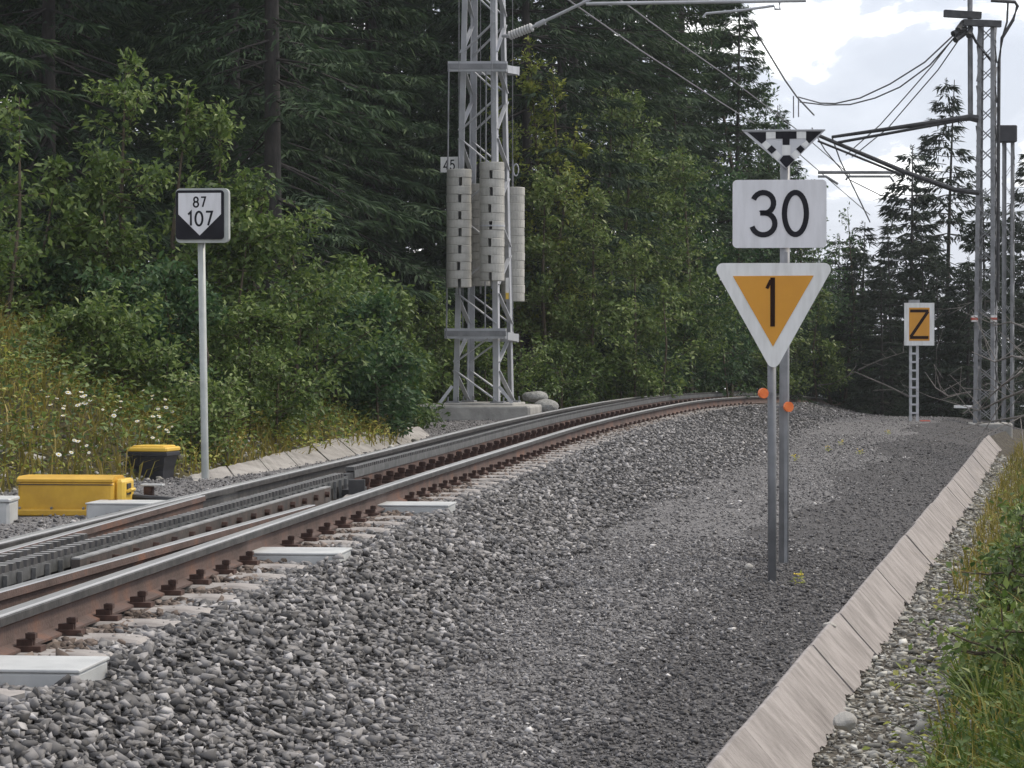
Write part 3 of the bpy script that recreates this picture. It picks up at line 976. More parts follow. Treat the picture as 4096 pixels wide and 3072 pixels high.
rf = MB().tube([p_, p_ + Vector((.01, -.022, 0))], .0335, 14).build('reflector', M['reflector'], fs_)
MB().bar(p_ + Vector((.01, .01, 0)), p_ + Vector((.065, .03, 0)), .012, .012).build('reflector_arm', M['post'], rf)

# --- rear post with 30 and chequered triangle
YR = 20.0
kr = YR / FOC
rb = P(783.5, 552, YR)
rs_ = empty('speed_sign', rb, 'white board reading 30 under a chequered triangle on rear grey post', 'sign')
MB().tube([rb - Vector((0, 0, .5)), P(785.2, 150, YR + .05)], .035, 12).build('post', M['galv_dark'], rs_, True)
o = MB().bar(rb + Vector((.012, -.03, -.3)), P(786, 252, YR + .01), .022, .012, (0, 1, 0)).build('post_strip', M['galv_dark'], rs_)
c30 = P(779.5, 213.8, YR)
fr = sign_frame(c30, math.radians(-5))
bp_ = MB().plate(round_poly(rect(93.5 * kr, 68 * kr), .032, 5), fr, -.02, 0).build('sign_plate', M['white'], rs_)
write('30', 42.0 * kr, 5.3 * kr, 9.5 * kr, fr, .0006, .004, M['black'], bp_, 1.0 * kr, .3 * kr)
cc = P(786.2, 131, YR)
fr = sign_frame(cc, math.radians(-5))
def q(x, y): return ((x - 568) / 6.506 * kr, -(y - 68) / 6.506 * kr)
chk = MB().plate([q(286, 68), q(568, 312), q(818, 66)], fr, -.018, 0).build('chequer_plate', M['grey_enamel'], rs_)
MB().bar(fr[0] + fr[1] * q(282, 0)[0] - fr[3] * .012 + Vector((0, 0, .006)), fr[0] + fr[1] * q(820, 0)[0] - fr[3] * .012 + Vector((0, 0, .006)), .05, .008).build('top_edge', M['galv'], chk)
for poly, m_ in (([(318, 74), (437, 74), (437, 128), (408, 150)], 'black'), ([(697, 72), (800, 72), (716, 150), (697, 128)], 'black'),
                 ([(500, 72), (635, 72), (635, 118), (590, 118), (590, 158), (545, 158), (545, 118), (500, 118)], 'black'),
                 ([(438, 74), (499, 74), (499, 117), (438, 117)], 'white2'), ([(636, 73), (696, 73), (696, 117), (636, 117)], 'white2'),
                 ([(541, 160), (596, 160), (596, 224), (541, 224)], 'white2'),
                 ([(436, 130), (470, 160), (441, 190), (410, 156)], 'white2'), ([(474, 160), (505, 189), (474, 216), (444, 188)], 'black'), ([(506, 194), (540, 229), (508, 260), (475, 222)], 'white2'),
                 ([(700, 130), (716, 152), (694, 178), (666, 156)], 'white2'), ([(660, 160), (688, 186), (662, 214), (632, 185)], 'black'), ([(628, 192), (659, 220), (630, 255), (598, 222)], 'white2'),
                 ([(525, 258), (549, 228), (590, 226), (622, 256), (568, 308)], 'black')):
    pts = [q(*p) for p in poly]
    ar = sum(pts[i][0] * pts[(i + 1) % len(pts)][1] - pts[(i + 1) % len(pts)][0] * pts[i][1] for i in range(len(pts)))
    if ar < 0: pts = pts[::-1]
    MB().plate(pts, fr, .0005, .004).build('chequer_patch', M[m_], chk)
p_ = P(787.6, 406.8, YR - .05)
rf = MB().tube([p_, p_ + Vector((.01, -.022, 0))], .036, 14).build('reflector', M['reflector'], rs_)
MB().bar(p_ + Vector((-.13, .02, 0)), p_ + Vector((0, .012, 0)), .012, .012).build('reflector_arm', M['post'], rf)

# --- Z sign on a ladder post
YZ = 52.0
kz = YZ / FOC
zb_ = P(914, 422, YZ)
zs = empty('letter_sign', zb_, 'small white framed orange board with letter Z on ladder post', 'sign')
for x in (909.3, 918.8):
    MB().angle_bar(P(x, 426, YZ), P(x, 300, YZ + .1), .05, .012, (1 if x < 914 else -1, 0, 0), (0, 1, 0)).build('ladder_rail', M['galv'], zs)
for y in (345, 353.5, 362, 370.5, 379, 387.5, 396, 404.5, 413):
    MB().bar(P(909.5, y, YZ - .012), P(918.6, y, YZ - .012), .03, .035).build('rung', M['galv'], zs)
cz = P(919.3, 324.2, YZ - .05)
fr = sign_frame(cz, math.radians(-3))
zp = MB().plate(rect(29.8 * kz, 42.6 * kz), fr, -.03, 0).build('sign_plate', M['white2'], zs)
MB().plate(rect(20.4 * kz, 33 * kz), fr, .001, .006).build('orange_field', M['orange'], zp)
write('Z', 26.5 * kz, 3.0 * kz, 0, fr, .0065, .010, M['brownblack'], zp, 0, 0, 'letter', 1.12)
MB().box(P(914, 301.5, YZ + .05), (.20, .06, .06)).build('post_cap', M['galv_dark'], zs)

# ------------------------------------------------------------------ yellow point machine and marker box
pm0 = P(68.0, 516, 20.3)
pm = empty('point_machine', pm0, 'long yellow point machine box beside the far rail', 'point machine')
yaw = math.radians(-6)
Rm = Matrix.Rotation(yaw, 3, 'Z')
def pml(x, y, z): return pm0 + Rm @ Vector((x, y, z))
MB().bevel_box(pml(-.02, .18, .115), (.72, .36, .20), .02, Rm).build('housing', M['yellow'], pm)
mb = MB()
pr = [(-.185, 0), (-.185, .016), (-.13, .034), (.13, .034), (.185, .016), (.185, 0)]
vs = [pml(x, .18 + a, .213 + b) for x in (-.385, .335) for a, b in pr]
mb.add(vs, [(5, 4, 3, 2, 1, 0), (6, 7, 8, 9, 10, 11)] + [(i, (i + 1) % 6, (i + 1) % 6 + 6, i + 6) for i in range(6)])
mb.build('lid', M['yellow'], pm)
MB().bevel_box(pml(-.03, .18, .022), (.80, .42, .042), .01, Rm).build('base_flange', M['yellow'], pm)
pm.scale = (.97, 1, 1.14)
eb = MB().bevel_box(pml(.375, .20, .135), (.075, .30, .19), .02, Rm).build('end_housing', M['yellow2'], pm)
MB().box(pml(.4145, .17, .165), (.010, .11, .07), Rm).build('handle_recess', M['plastic'], eb)
MB().tube([pml(.415, .12, .15), pml(.44, .12, .16), pml(.44, .24, .16), pml(.415, .24, .15)], .012, 6).build('carry_handle', M['yellow2'], eb)
for xb in (-.36, -.12, .12, .30):
    MB().tube([pml(xb, -.012, .03), pml(xb, -.02, .055)], .010, 6).build('bolt', M['galv_dark'], pm)
MB().bar(pml(-.38, -.0015, .196), pml(.335, -.0015, .196), .006, .006).build('lid_seam', M['plastic'], pm)
MB().bevel_box(pml(.345, -.035, .062), (.10, .08, .085), .015, Rm).build('cable_gland', M['plastic'], pm)
MB().tube([pml(.40, .3, .11), pml(1.1, .26, .07)], .018, 8).build('drive_rod', M['dark_steel'], pm)
lb_ = MB().bevel_box(pml(.50, .45, .10), (.07, .07, .14), .008, Rm).build('lock_rod_box', M['clip'], pm)
MB().bevel_box(pml(.53, .45, .178), (.17, .09, .014), .004, Rm).build('cover_plate', M['trough'], lb_)
# grey cable box cut by the left edge of the picture
gb0 = P(-14, 527, 19.4)
gb = empty('cable_box', gb0, 'light grey cable box at the left edge beside the yellow machine', 'cable box')
gb.scale = (1, 1, .8)
MB().bevel_box(gb0 + Vector((0, .2, .10)), (.31, .36, .22), .02).build('body', M['trough'], gb)
MB().bevel_box(gb0 + Vector((0, .2, .225)), (.33, .38, .035), .012).build('lid', M['trough'], gb)

bx0 = P(146.5, 476, 26.3)
bx = empty('junction_box', bx0, 'black cable junction box with yellow lid standing by the bank', 'junction box')
bx.scale = (1, 1, .9)
Rb = Matrix.Rotation(math.radians(-14), 3, 'Z')
kb = 26.3 / FOC
mb = MB()
for z0, z1, a0, a1 in ((-.05, .05, .14, .145), (.05, .22, .145, .175)):
    vs = [bx0 + Rb @ Vector((sx * a, .19 + sy * a, z)) for z, a in ((z0, a0), (z1, a1)) for sx, sy in ((-1, -1), (1, -1), (1, 1), (-1, 1))]
    mb.add(vs, [(3, 2, 1, 0), (4, 5, 6, 7), (0, 1, 5, 4), (1, 2, 6, 5), (2, 3, 7, 6), (3, 0, 4, 7)])
mb.build('pedestal', M['plastic'], bx)
MB().bevel_box(bx0 + Rb @ Vector((0, .19, .225)), (.385, .36, .05), .012, Rb).build('rim', M['plastic'], bx)
MB().bevel_box(bx0 + Rb @ Vector((0, .19, .272)), (.395, .37, .045), .014, Rb).build('lid', M['yellow2'], bx)
MB().bevel_box(bx0 + Rb @ Vector((0, .19, .301)), (.32, .30, .018), .010, Rb).build('lid_panel', M['yellow2'], bx)

# ------------------------------------------------------------------ lattice masts
def lattice(root, B, T, nb, lw, bw, mat_leg, mat_bar, xbrace=False, z_first=.15):
    """B, T: four corners (front left, front right, rear right, rear left) at foot and head"""
    cB = sum(B, Vector()) / 4
    for i in range(4):
        ax = (B[(i + 1) % 4] - B[i]).normalized()
        ay = (B[i - 1] - B[i]).normalized()
        MB().angle_bar(B[i], T[i], lw, lw * .16, ax, ay).build('leg', mat_leg, root)
    for f in range(4):
        a0, a1, b0, b1 = B[f], T[f], B[(f + 1) % 4], T[(f + 1) % 4]
        nrm = (b0 - a0).cross(Vector((0, 0, 1))).normalized()
        if nrm.dot((a0 + b0) / 2 - cB) < 0: nrm = -nrm
        for k in range(nb):
            t0, t1 = (k + .08) / nb, (k + .92) / nb
            flip = (k + (f >= 2)) % 2
            ins = .04
            pA, pB = (a0.lerp(a1, t0), b0.lerp(b1, t1)) if flip else (b0.lerp(b1, t0), a0.lerp(a1, t1))
            pA, pB = pA.lerp(pB, ins), pB.lerp(pA, ins)
            off = nrm * (.006 if f % 2 else .010)
            MB().bar(pA - off, pB - off, bw, bw * .25, nrm.cross(pB - pA)).build('brace', mat_bar, root)
            if xbrace:
                pA, pB = (b0.lerp(b1, t0), a0.lerp(a1, t1)) if flip else (a0.lerp(a1, t0), b0.lerp(b1, t1))
                pA, pB = pA.lerp(pB, ins), pB.lerp(pA, ins)
                off = nrm * .022
                MB().bar(pA - off, pB - off, bw, bw * .25, nrm.cross(pB - pA)).build('brace', mat_bar, root)

YM = 45.0
def mast_corner(xf, y, dY): return P(xf, y, YM + dY)
zf = P(480, 405, YM).z
B = [P(453.0, 405, YM - .0), P(498.5, 405, YM - .24), P(514.0, 405, YM + .46), P(468.5, 405, YM + .70)]
for b in B: b.z = zf
Tt = [P(462.0, 0, YM + .04), P(495.5, 0, YM - .13), P(505.5, 0, YM + .40), P(472.5, 0, YM + .57)]
zt_ = P(480, 0, YM).z
kk = (8.6 - zf) / (zt_ - zf)
T = []
for b, t in zip(B, Tt):
    t = t.copy(); t.z = zt_
    T.append(b + (t - b) * kk)
ma = empty('lattice_mast', (B[0] + B[2]) / 2, 'tall galvanised lattice mast with concrete footing left of the curve', 'mast')
lattice(ma, B, T, 14, .09, .068, M['galv'], M['galv'])
# footing
fl, fr_ = P(428, 405, YM - .55), P(536, 405, YM - .75)
c = (B[0] + B[2]) / 2
Rf = Matrix.Rotation(math.radians(-10), 3, 'Z')
MB().bevel_box(Vector((c.x, c.y, zf - .42)) + Vector((-.12, 0, 0)), (2.0, 1.55, .84), .035, Rf).build('concrete_footing', M['concrete'], ma)
MB().bevel_box(Vector((c.x, c.y, zf + .012)), (1.15, 1.15, .05), .015, Rf).build('footing_cap', M['concrete'], ma)
for b in B:
    bp = MB().bevel_box(b + (c - b) * .03 + Vector((0, 0, .025 - (b.z - zf))) + Vector((0, 0, .02)), (.22, .22, .03), .006, Rf).build('base_plate', M['galv_dark'], ma)
    mb = MB()
    for dx, dy in ((-.08, -.08), (.08, -.08), (.08, .08), (-.08, .08)):
        mb.tube([b + Vector((dx, dy, .05)), b + Vector((dx, dy, .13))], .014, 6)
    mb.build('anchor_bolts', M['galv_dark'], bp)
for sx in (-1, 1):
    MB().bar(B[0 if sx < 0 else 1] + Vector((sx * .22, -.05, .02)), B[0 if sx < 0 else 1] + Vector((sx * .01, -.03, .30)), .012, .05).build('gusset', M['galv'], ma)
# cross channels carrying the guide rods
for (x0, x1, y, nm) in ((448.2, 507.0, 66.5, 'upper'), (445.0, 506.0, 333.5, 'lower')):
    p0, p1 = P(x0, y, YM - .25), P(x1, y, YM - .42)
    o = MB().bar(p0, p1, .08, .16).build('cross_channel', M['galv'], ma)
    MB().bar(p0 - Vector((0, .047, 0)), p1 - Vector((0, .047, 0)), .012, .085).build('channel_groove', M['galv_dark'], o)
    p0, p1 = P(x0 + 14, y + 3, YM + .75), P(x1 + 12, y + 4.5, YM + .55)
    MB().bar(p0, p1, .08, .14).build('cross_channel', M['galv'], ma)
    p0, p1 = P(505.5, y + 2.5, YM - .35), P(516.5, y + 4.5, YM + .55)
    MB().bar(p0, p1, .08, .12).build('cross_channel', M['galv'], ma)
for (x0, x1, dY) in ((448.8, 446.4, -.30), (486.2, 485.0, -.38), (505.8, 513.0, .60), (464.5, 462.5, .62)):
    MB().tube([P(x0, 66, YM + dY), P(x1, 338, YM + dY)], .014, 6).build('guide_rod', M['galv_dark'], ma)
# number plate
c = P(449.5, 164.6, YM + .12)
fr = sign_frame(c, math.radians(-10))
npz = MB().plate(rect(.29, .245), fr, -.004, 0).build('number_plate', M['white2'], ma)
write('45', .145, .022, .03, fr, .0006, .003, M['black'], npz, -.005, -.005)
MB().tube([P(516 + 2.6 * math.cos(a), 170 + 6 * math.sin(a), YM + .6) for a in np.linspace(0, 6.28, 14)], .012, 6).build('cable_loop', M['galv'], ma)
MB().plate(rect(.05, .32), sign_frame(P(507.2, 288, YM - .40)), -.003, 0).build('marker_strip', M['white2'], ma)
MB().plate(rect(.049, .10), sign_frame(P(507.2, 296, YM - .412)), -.003, 0).build('marker_strip', M['yellow2'], ma)

# counterweight stacks: split concrete discs, slots alternating front and back
def disc_mesh(R, h, slot, seg=24):
    half = math.asin(slot / 2 / R)
    pts = [(.03, .0)]
    a0, a1 = -math.pi / 2 + half, 3 * math.pi / 2 - half
    outer = [(R * math.cos(a0 + (a1 - a0) * k / seg), R * math.sin(a0 + (a1 - a0) * k / seg)) for k in range(seg + 1)]
    inner = [(-slot / 2, .01), (slot / 2, .01)]
    poly = outer + inner
    n = len(poly)
    b = .008
    def ring(s, z): return [(x * s, y * s if abs(x) > slot / 2 + 1e-6 or y < -.02 else y, z) for x, y in poly]
    vs = ring(1 - b / R, 0) + ring(1, b) + ring(1, h - b) + ring(1 - b / R, h)
    fs = [tuple(range(n - 1, -1, -1)), tuple(range(3 * n, 4 * n))]
    for r in range(3):
        for i in range(n):
            j = (i + 1) % n
            fs.append((r * n + i, r * n + j, r * n + n + j, r * n + n + i))
    return vs, fs
dv, df = disc_mesh(.195, .1325, .05)
me_disc = bpy.data.meshes.new('weight_disc')
me_disc.from_pydata(dv, [], df)
me_disc.materials.append(M['weight'])
me_disc.update()
def stack(x, ybot, ytop, dY, yaw0, label, first=0, band=None):
    pb_, pt_ = P(x, ybot, YM + dY), P(x, ytop, YM + dY)
    st_ = empty('counterweight_stack', pb_, label, 'counterweight', 'counterweights on the lattice mast')
    n = max(3, round((pt_.z - pb_.z) / .1345))
    dzz = (pt_.z - pb_.z) / n
    for i in range(n):
        o = link('weight_disc', me_disc, st_)
        o.location = (rnd.uniform(-.004, .004), rnd.uniform(-.004, .004), i * dzz)
        o.rotation_euler = (0, 0, yaw0 + (math.pi if (i + first) % 2 else 0) + rnd.uniform(-.10, .10))
    MB().tube([pb_ - Vector((0, 0, .12)), pt_ + Vector((0, 0, .45))], .016, 6).build('hanger_rod', M['galv_dark'], st_)
    MB().tube([pt_ + Vector((0, 0, .45)), Vector((pt_.x, pt_.y, 8.2))], .006, 5).build('hanger_wire', M['galv_dark'], st_)
    if band:
        z = P(x, band, YM + dY).z
        MB().tube([(pb_.x, pb_.y, z - .012), (pb_.x, pb_.y, z + .012)], .204, 24).build('clamp_band', M['galv'], st_)
    return st_
stack(459.0, 287.5, 169.5, -.52, math.radians(3), 'stack of round concrete weights left in front of the mast', 0)
stack(492.0, 281.0, 162.5, -.70, math.radians(-6), 'stack of round concrete weights in front of the right mast leg', 0, 226)
stack(480.5, 286.0, 184.0, .20, math.radians(60), 'half hidden stack of concrete weights inside the mast', 0)
stack(512.6, 301.5, 187.5, .95, math.radians(90), 'narrow looking stack of concrete weights behind the right mast leg', 0)

# cantilever arm reaching over the track from the mast
ca0 = P(503, 36, YM + .1)
ca = empty('overhead_cantilever', ca0, 'tubular overhead line bracket with grey insulator reaching right from the near mast', 'line bracket')
pA, pB, pC = P(509, 36, YM - .1), P(532.5, 27, YM - .25), P(588, .5, YM - .5)
MB().tube([ca0, pA], .03, 8).build('hinge', M['galv'], ca)
mb = MB()
n = 9
pts, rs = [], []
for i in range(n * 2 + 1):
    pts.append(pA.lerp(pB, i / (n * 2)))
    rs.append(.075 if i % 2 else .055)
mb.tube(pts, rs, 12)
mb.build('insulator', M['insulator'], ca)
MB().tube([pB, pC], .026, 8).build('strut', M['galv'], ca)
MB().tube([P(536, 25.5, YM - .26), P(545, 21.0, YM - .3)], .042, 8).build('clamp', M['galv'], ca)
pD = P(806, 0.5, YM - .95)
MB().tube([P(586, 3.8, YM - .5), pD], .028, 8).build('top_tube', M['galv'], ca)
ra = MB().tube([P(703, 17.5, YM - .78), P(706, 13.5, YM - .78), P(740, 10.5, YM - .85), P(774, 5.8, YM - .9), P(775, 9.2, YM - .9), P(780, 9.2, YM - .9), P(779.5, 2.0, YM - .9)], .020, 8).build('steady_arm', M['galv'], ca)
MB().tube([P(588, .5, YM - .5), P(620, -14, YM - .55), P(585, -18, YM - .45)], .022, 8).build('tie_tube', M['galv'], ca)
MB().tube([P(503, -16, YM), P(585, -18, YM - .45)], .022, 8).build('tie_tube', M['galv'], ca)

# right hand mast
YQ = 54.0
zq = P(984, 424, YQ).z
def qc(x, dY):
    v = P(x, 424, YQ + dY); v.z = zq; return v
Bq = [qc(973.0, 0), qc(994.5, -.08), qc(997.5, .34), qc(977.0, .42)]
Tq = []
for b, x in zip(Bq, (978.2, 994.4, 996.0, 980.2)):
    t = P(x, 0, YQ + (b.y - YQ)); k_ = 7.6 / (t.z - zq)
    Tq.append(b + (Vector((t.x, b.y, t.z)) - b) * k_)
mq = empty('lattice_mast', (Bq[0] + Bq[2]) / 2, 'slender dark lattice mast with crossarms at the right edge', 'mast')
lattice(mq, Bq, Tq, 20, .075, .058, M['galv_dark'], M['galv_dark'], xbrace=True)
MB().bevel_box(((Bq[0] + Bq[2]) / 2) - Vector((0, 0, .15)), (.9, .9, .34), .03).build('concrete_footing', M['concrete'], mq)
MB().bar(P(944, 13.5, YQ - .1), P(981, 15.5, YQ - .1), .16, .13).build('crossarm', M['dark_steel'], mq)
MB().bar(P(963, 22.5, YQ - .15), P(1001, 24.0, YQ - .15), .14, .12).build('crossarm', M['dark_steel'], mq)
MB().tube([P(968, 24, YQ - .1), P(970.5, 31, YQ - .1), P(976, 42, YQ - .05), P(982, 49, YQ), P(992, 62, YQ)], .025, 6).build('stay_tube', M['dark_steel'], mq)
for x0, y0, x1, y1 in ((963, 22, 958, 30), (966, 28, 953, 34), (967, 32, 955, 40), (971, 28, 969, 36)):
    MB().tube([P(x0, y0, YQ - .1), P(x1, y1, YQ - .3)], [.045, .06], 8).build('insulator', M['dark_steel'], mq)
MB().tube([P(991, .5, YQ), P(1015, 2, YQ), P(1017.5, 6, YQ), P(1013, 20, YQ), P(1002, 38, YQ), P(999, 62, YQ), P(998.5, 140, YQ), P(998, 300, YQ)], .035, 6).build('feeder_cable', M['dark_steel'], mq)
MB().tube([P(1008, 2, YQ), P(1007, 22, YQ), P(1001, 42, YQ)], .02, 6).build('feeder_cable', M['dark_steel'], mq)
MB().tube([P(970, -12, YQ + .2), P(970.5, 118, YQ + .2)], .05, 8).build('conduit', M['galv_dark'], mq)
MB().tube([P(965, 0, YQ), P(962, -14, YQ)], .03, 6).build('conduit', M['dark_steel'], mq)
for x in (974.2, 993.5):
    bnd = MB().box(P(x, 318.5, YQ - .10), (.11, .11, .12)).build('marker_band', M['white2'], mq)
    MB().box(P(x, 318.8, YQ - .10), (.118, .118, .05)).build('red_stripe', M['rust_red'], bnd)
mb = MB()
MB().bevel_box(P(1003, 134, YQ + 3), (.32, .25, .28), .02).build('switch_box', M['plastic'], mq) if False else None

YW = 58.0
mw_b = [P(1001.5, 424, YW), P(1012.5, 424, YW - .05), P(1014, 424, YW + .3), P(1003.5, 424, YW + .35)]
zw = -.9
for b in mw_b: b.z = zw
mw_t = [Vector((b.x, b.y, P(1003, 141, YW).z)) for b in mw_b]
mw = empty('lattice_mast', (mw_b[0] + mw_b[2]) / 2, 'short narrow lattice mast with dark box on top behind the right mast', 'mast')
lattice(mw, mw_b, mw_t, 15, .05, .03, M['galv_dark'], M['galv_dark'])
MB().bevel_box(P(1004.5, 134, YW), (.46, .36, .34), .02).build('switch_box', M['plastic'], mw)

# bracket of the right mast over the track
cb0 = P(978, 119, YQ)
cb = empty('overhead_cantilever', cb0, 'dark tubular line bracket reaching left from the right mast', 'line bracket')
MB().tube([cb0, P(970, 117.5, YQ), P(957, 119, YQ), P(832, 137, YQ + 1.0)], [.075, .065, .05, .03], 8).build('top_tube', M['dark_steel'], cb)
MB().tube([P(957, 121, YQ), P(838, 142.5, YQ + .9)], .028, 8).build('tie_tube', M['dark_steel'], cb)
MB().tube([P(979, 193, YQ), P(955, 190, YQ), P(905, 172, YQ + .4), P(815, 134, YQ + 1.1)], [.05, .05, .045, .035], 8).build('strut', M['dark_steel'], cb)
MB().tube([P(818, 141, YQ + 1.1), P(902, 175, YQ + .4)], .022, 8).build('brace_tube', M['dark_steel'], cb)
MB().tube([P(818, 172.3, YQ + 3), P(905, 172.3, YQ + 3)], .035, 8).build('cross_tube', M['galv_dark'], cb)
MB().tube([P(818, 176.5, YQ + 3), P(826, 176.5, YQ + 3), P(838, 184, YQ + 3)], .025, 8).build('steady_arm', M['galv_dark'], cb)
MB().tube([P(846, 180, YQ + 3), P(848, 176.5, YQ + 3), P(890, 176.5, YQ + 3), P(894, 182, YQ + 3)], .025, 8).build('steady_arm', M['galv_dark'], cb)

# overhead wires along the track
def wire(name, pts, r, label, group=None):
    mb = MB()
    mb.tube(pts, r, 5)
    o = mb.build(name, M['dark_wire'])
    return tag(o, label, 'wire', group)
def over(Y, t, z):
    p, d, r = frame_at(Y, t)
    return Vector((p.x, p.y, z))
ys_ = list(np.linspace(10, 62, 20))
wire('contact_wire', [P(560, -6, 44), P(576, 5.4, 46), P(640, 50, 52), P(717, 100, 60), P(790, 146, 70), P(870, 215, 84)], .013, 'lower thin contact wire crossing the dark trees above the track')
wire('messenger_wire', [P(600, -14, 43), P(626, 4, 46), P(675, 40, 53), P(724, 74, 60), P(800, 132, 70), P(850, 175, 78)], .013, 'upper thin messenger wire crossing the dark trees above the track')
def sag(a, b, s, n=14):
    out = []
    for i in range(n + 1):
        t = i / n
        p = a.lerp(b, t)
        p.z -= s * 4 * t * (1 - t)
        out.append(p)
    return out
def px(pts, Y0, Y1):
    n = len(pts) - 1
    return [P(x, y, Y0 + (Y1 - Y0) * i / n) for i, (x, y) in enumerate(pts)]
wire('feeder_wire', px([(958, 31), (925, 62), (890, 84), (860, 98), (835, 103.5), (820, 103), (798, 97)], YQ, 62), .016, 'upper sagging feeder wire from the right mast across the sky')
wire('feeder_wire', px([(955, 37), (930, 65), (900, 87), (875, 98), (850, 104.5), (825, 105), (800, 102)], YQ, 62), .016, 'lower sagging feeder wire from the right mast across the sky')
wire('feeder_wire', px([(952, 40), (932, 66), (905, 97), (880, 125), (846, 155)], YQ, 70), .014, 'upper steep wire of the pair slanting across the sky')
wire('feeder_wire', px([(958, 41), (938, 70), (912, 100), (888, 128), (852, 157)], YQ, 70), .014, 'lower steep wire of the pair slanting across the sky')
wire('catenary_wire', px([(750, 20), (762, 42), (785, 80), (797, 97), (814, 115)], 55, 62), .018, 'dark wire coming down along the tree edge to the sky')
wire('dropper_wire', px([(793.5, 96), (793.5, 118)], 62, 62), .014, 'short vertical dropper left of its twin above the chequered triangle')
wire('dropper_wire', px([(798.5, 99), (798.5, 117)], 62, 62), .014, 'short vertical dropper right of its twin above the chequered triangle')
wire('stay_wire', px([(832, 137), (840, 160), (862, 205), (870, 222)], 62, 70), .016, 'slanting stay wire below the bracket against white cloud')
wire('catenary_wire', px([(812, 128), (825, 150), (850, 180), (880, 195), (930, 204)], 60, 74), .014, 'thin wire running down right behind the number board')

def gp3(x, y, dz=-.05): return Vector((x, y, gz1(x, y) + dz))
def at(xpx, Y): return (xpx - 512) / FOC * Y
# ------------------------------------------------------------------ boulders and single stones
def boulder(p, size, label, name='boulder', m='rock', seed=0):
    r_ = np.random.default_rng(seed)
    import bmesh
    bm = bmesh.new()
    bmesh.ops.create_icosphere(bm, subdivisions=3, radius=1)
    k = r_.normal(size=(7, 3)); k /= np.linalg.norm(k, axis=1)[:, None]
    lv = r_.uniform(.62, .95, 7)
    for v in bm.verts:
        c = np.array(v.co)
        for q_, l in zip(k, lv):
            d = c @ q_
            if d > l: c = c - q_ * (d - l) * .9
        c = c * (1 + .04 * math.sin(c[0] * 9 + seed) * math.sin(c[1] * 8 + c[2] * 7))
        v.co = Vector(c)
    me = bpy.data.meshes.new(name)
    bm.to_mesh(me); bm.free()
    me.materials.append(M[m])
    o = link(name, me)
    o.location = p
    o.scale = size
    o.rotation_euler = (0, 0, r_.uniform(0, 6))
    return tag(o, label, 'stone')
boulder(P(22, 466, 25.6), (.22, .16, .13), 'large pale boulder at the foot of the left bank', 'boulder', 'pale_rock', seed=3)
boulder(P(535, 397, 46.2), (.25, .2, .11), 'grey boulder lying upon another at the mast footing', seed=4)
boulder(P(546, 407, 45.6), (.22, .19, .13), 'grey boulder beside the right end of the mast footing', seed=9)
boulder(P(845, 722, 11.2), (.05, .04, .042), 'rounded pale stone against the channel slab near the bottom', 'stone', 'pale_rock', seed=6)
boulder(P(829.5, 625.5, 16.25), (.045, .035, .022), 'white stone lodged in the channel joint', 'stone', 'pale_rock', seed=8)
boulder(P(748.5, 567, 18.9), (.030, .028, .024), 'white stone on the path left of the front post', 'stone', 'pale_rock', seed=12)
boulder(gp3(at(955, 10.0), 10.0, .0), (.12, .16, .05), 'pale flat rock cut by the bottom edge below the grass', 'boulder', 'pale_rock', seed=925)

# ------------------------------------------------------------------ vegetation
def quads_mesh(name, base, d, up, L, W, tint, material, fold=.18):
    """diamond leaves: base points, directions, lengths, widths"""
    d = d / np.linalg.norm(d, axis=1)[:, None]
    s = np.cross(d, up)
    s /= np.maximum(np.linalg.norm(s, axis=1), 1e-5)[:, None]
    nrm = np.cross(s, d)
    mid = base + d * (L * .45)[:, None] - nrm * (L * fold)[:, None] * 0
    a = base
    b = mid + s * (W / 2)[:, None] + nrm * (W * fold)[:, None]
    c = base + d * L[:, None] - nrm * (L * .10)[:, None]
    e_ = mid - s * (W / 2)[:, None] + nrm * (W * fold)[:, None]
    V = np.stack([a, b, c, e_], 1).reshape(-1, 3)
    i0 = np.arange(len(base)) * 4
    F = np.concatenate([np.stack([i0, i0 + 1, i0 + 2], 1), np.stack([i0, i0 + 2, i0 + 3], 1)])
    return np_mesh(name, V, F, material, np.repeat(tint, 4))

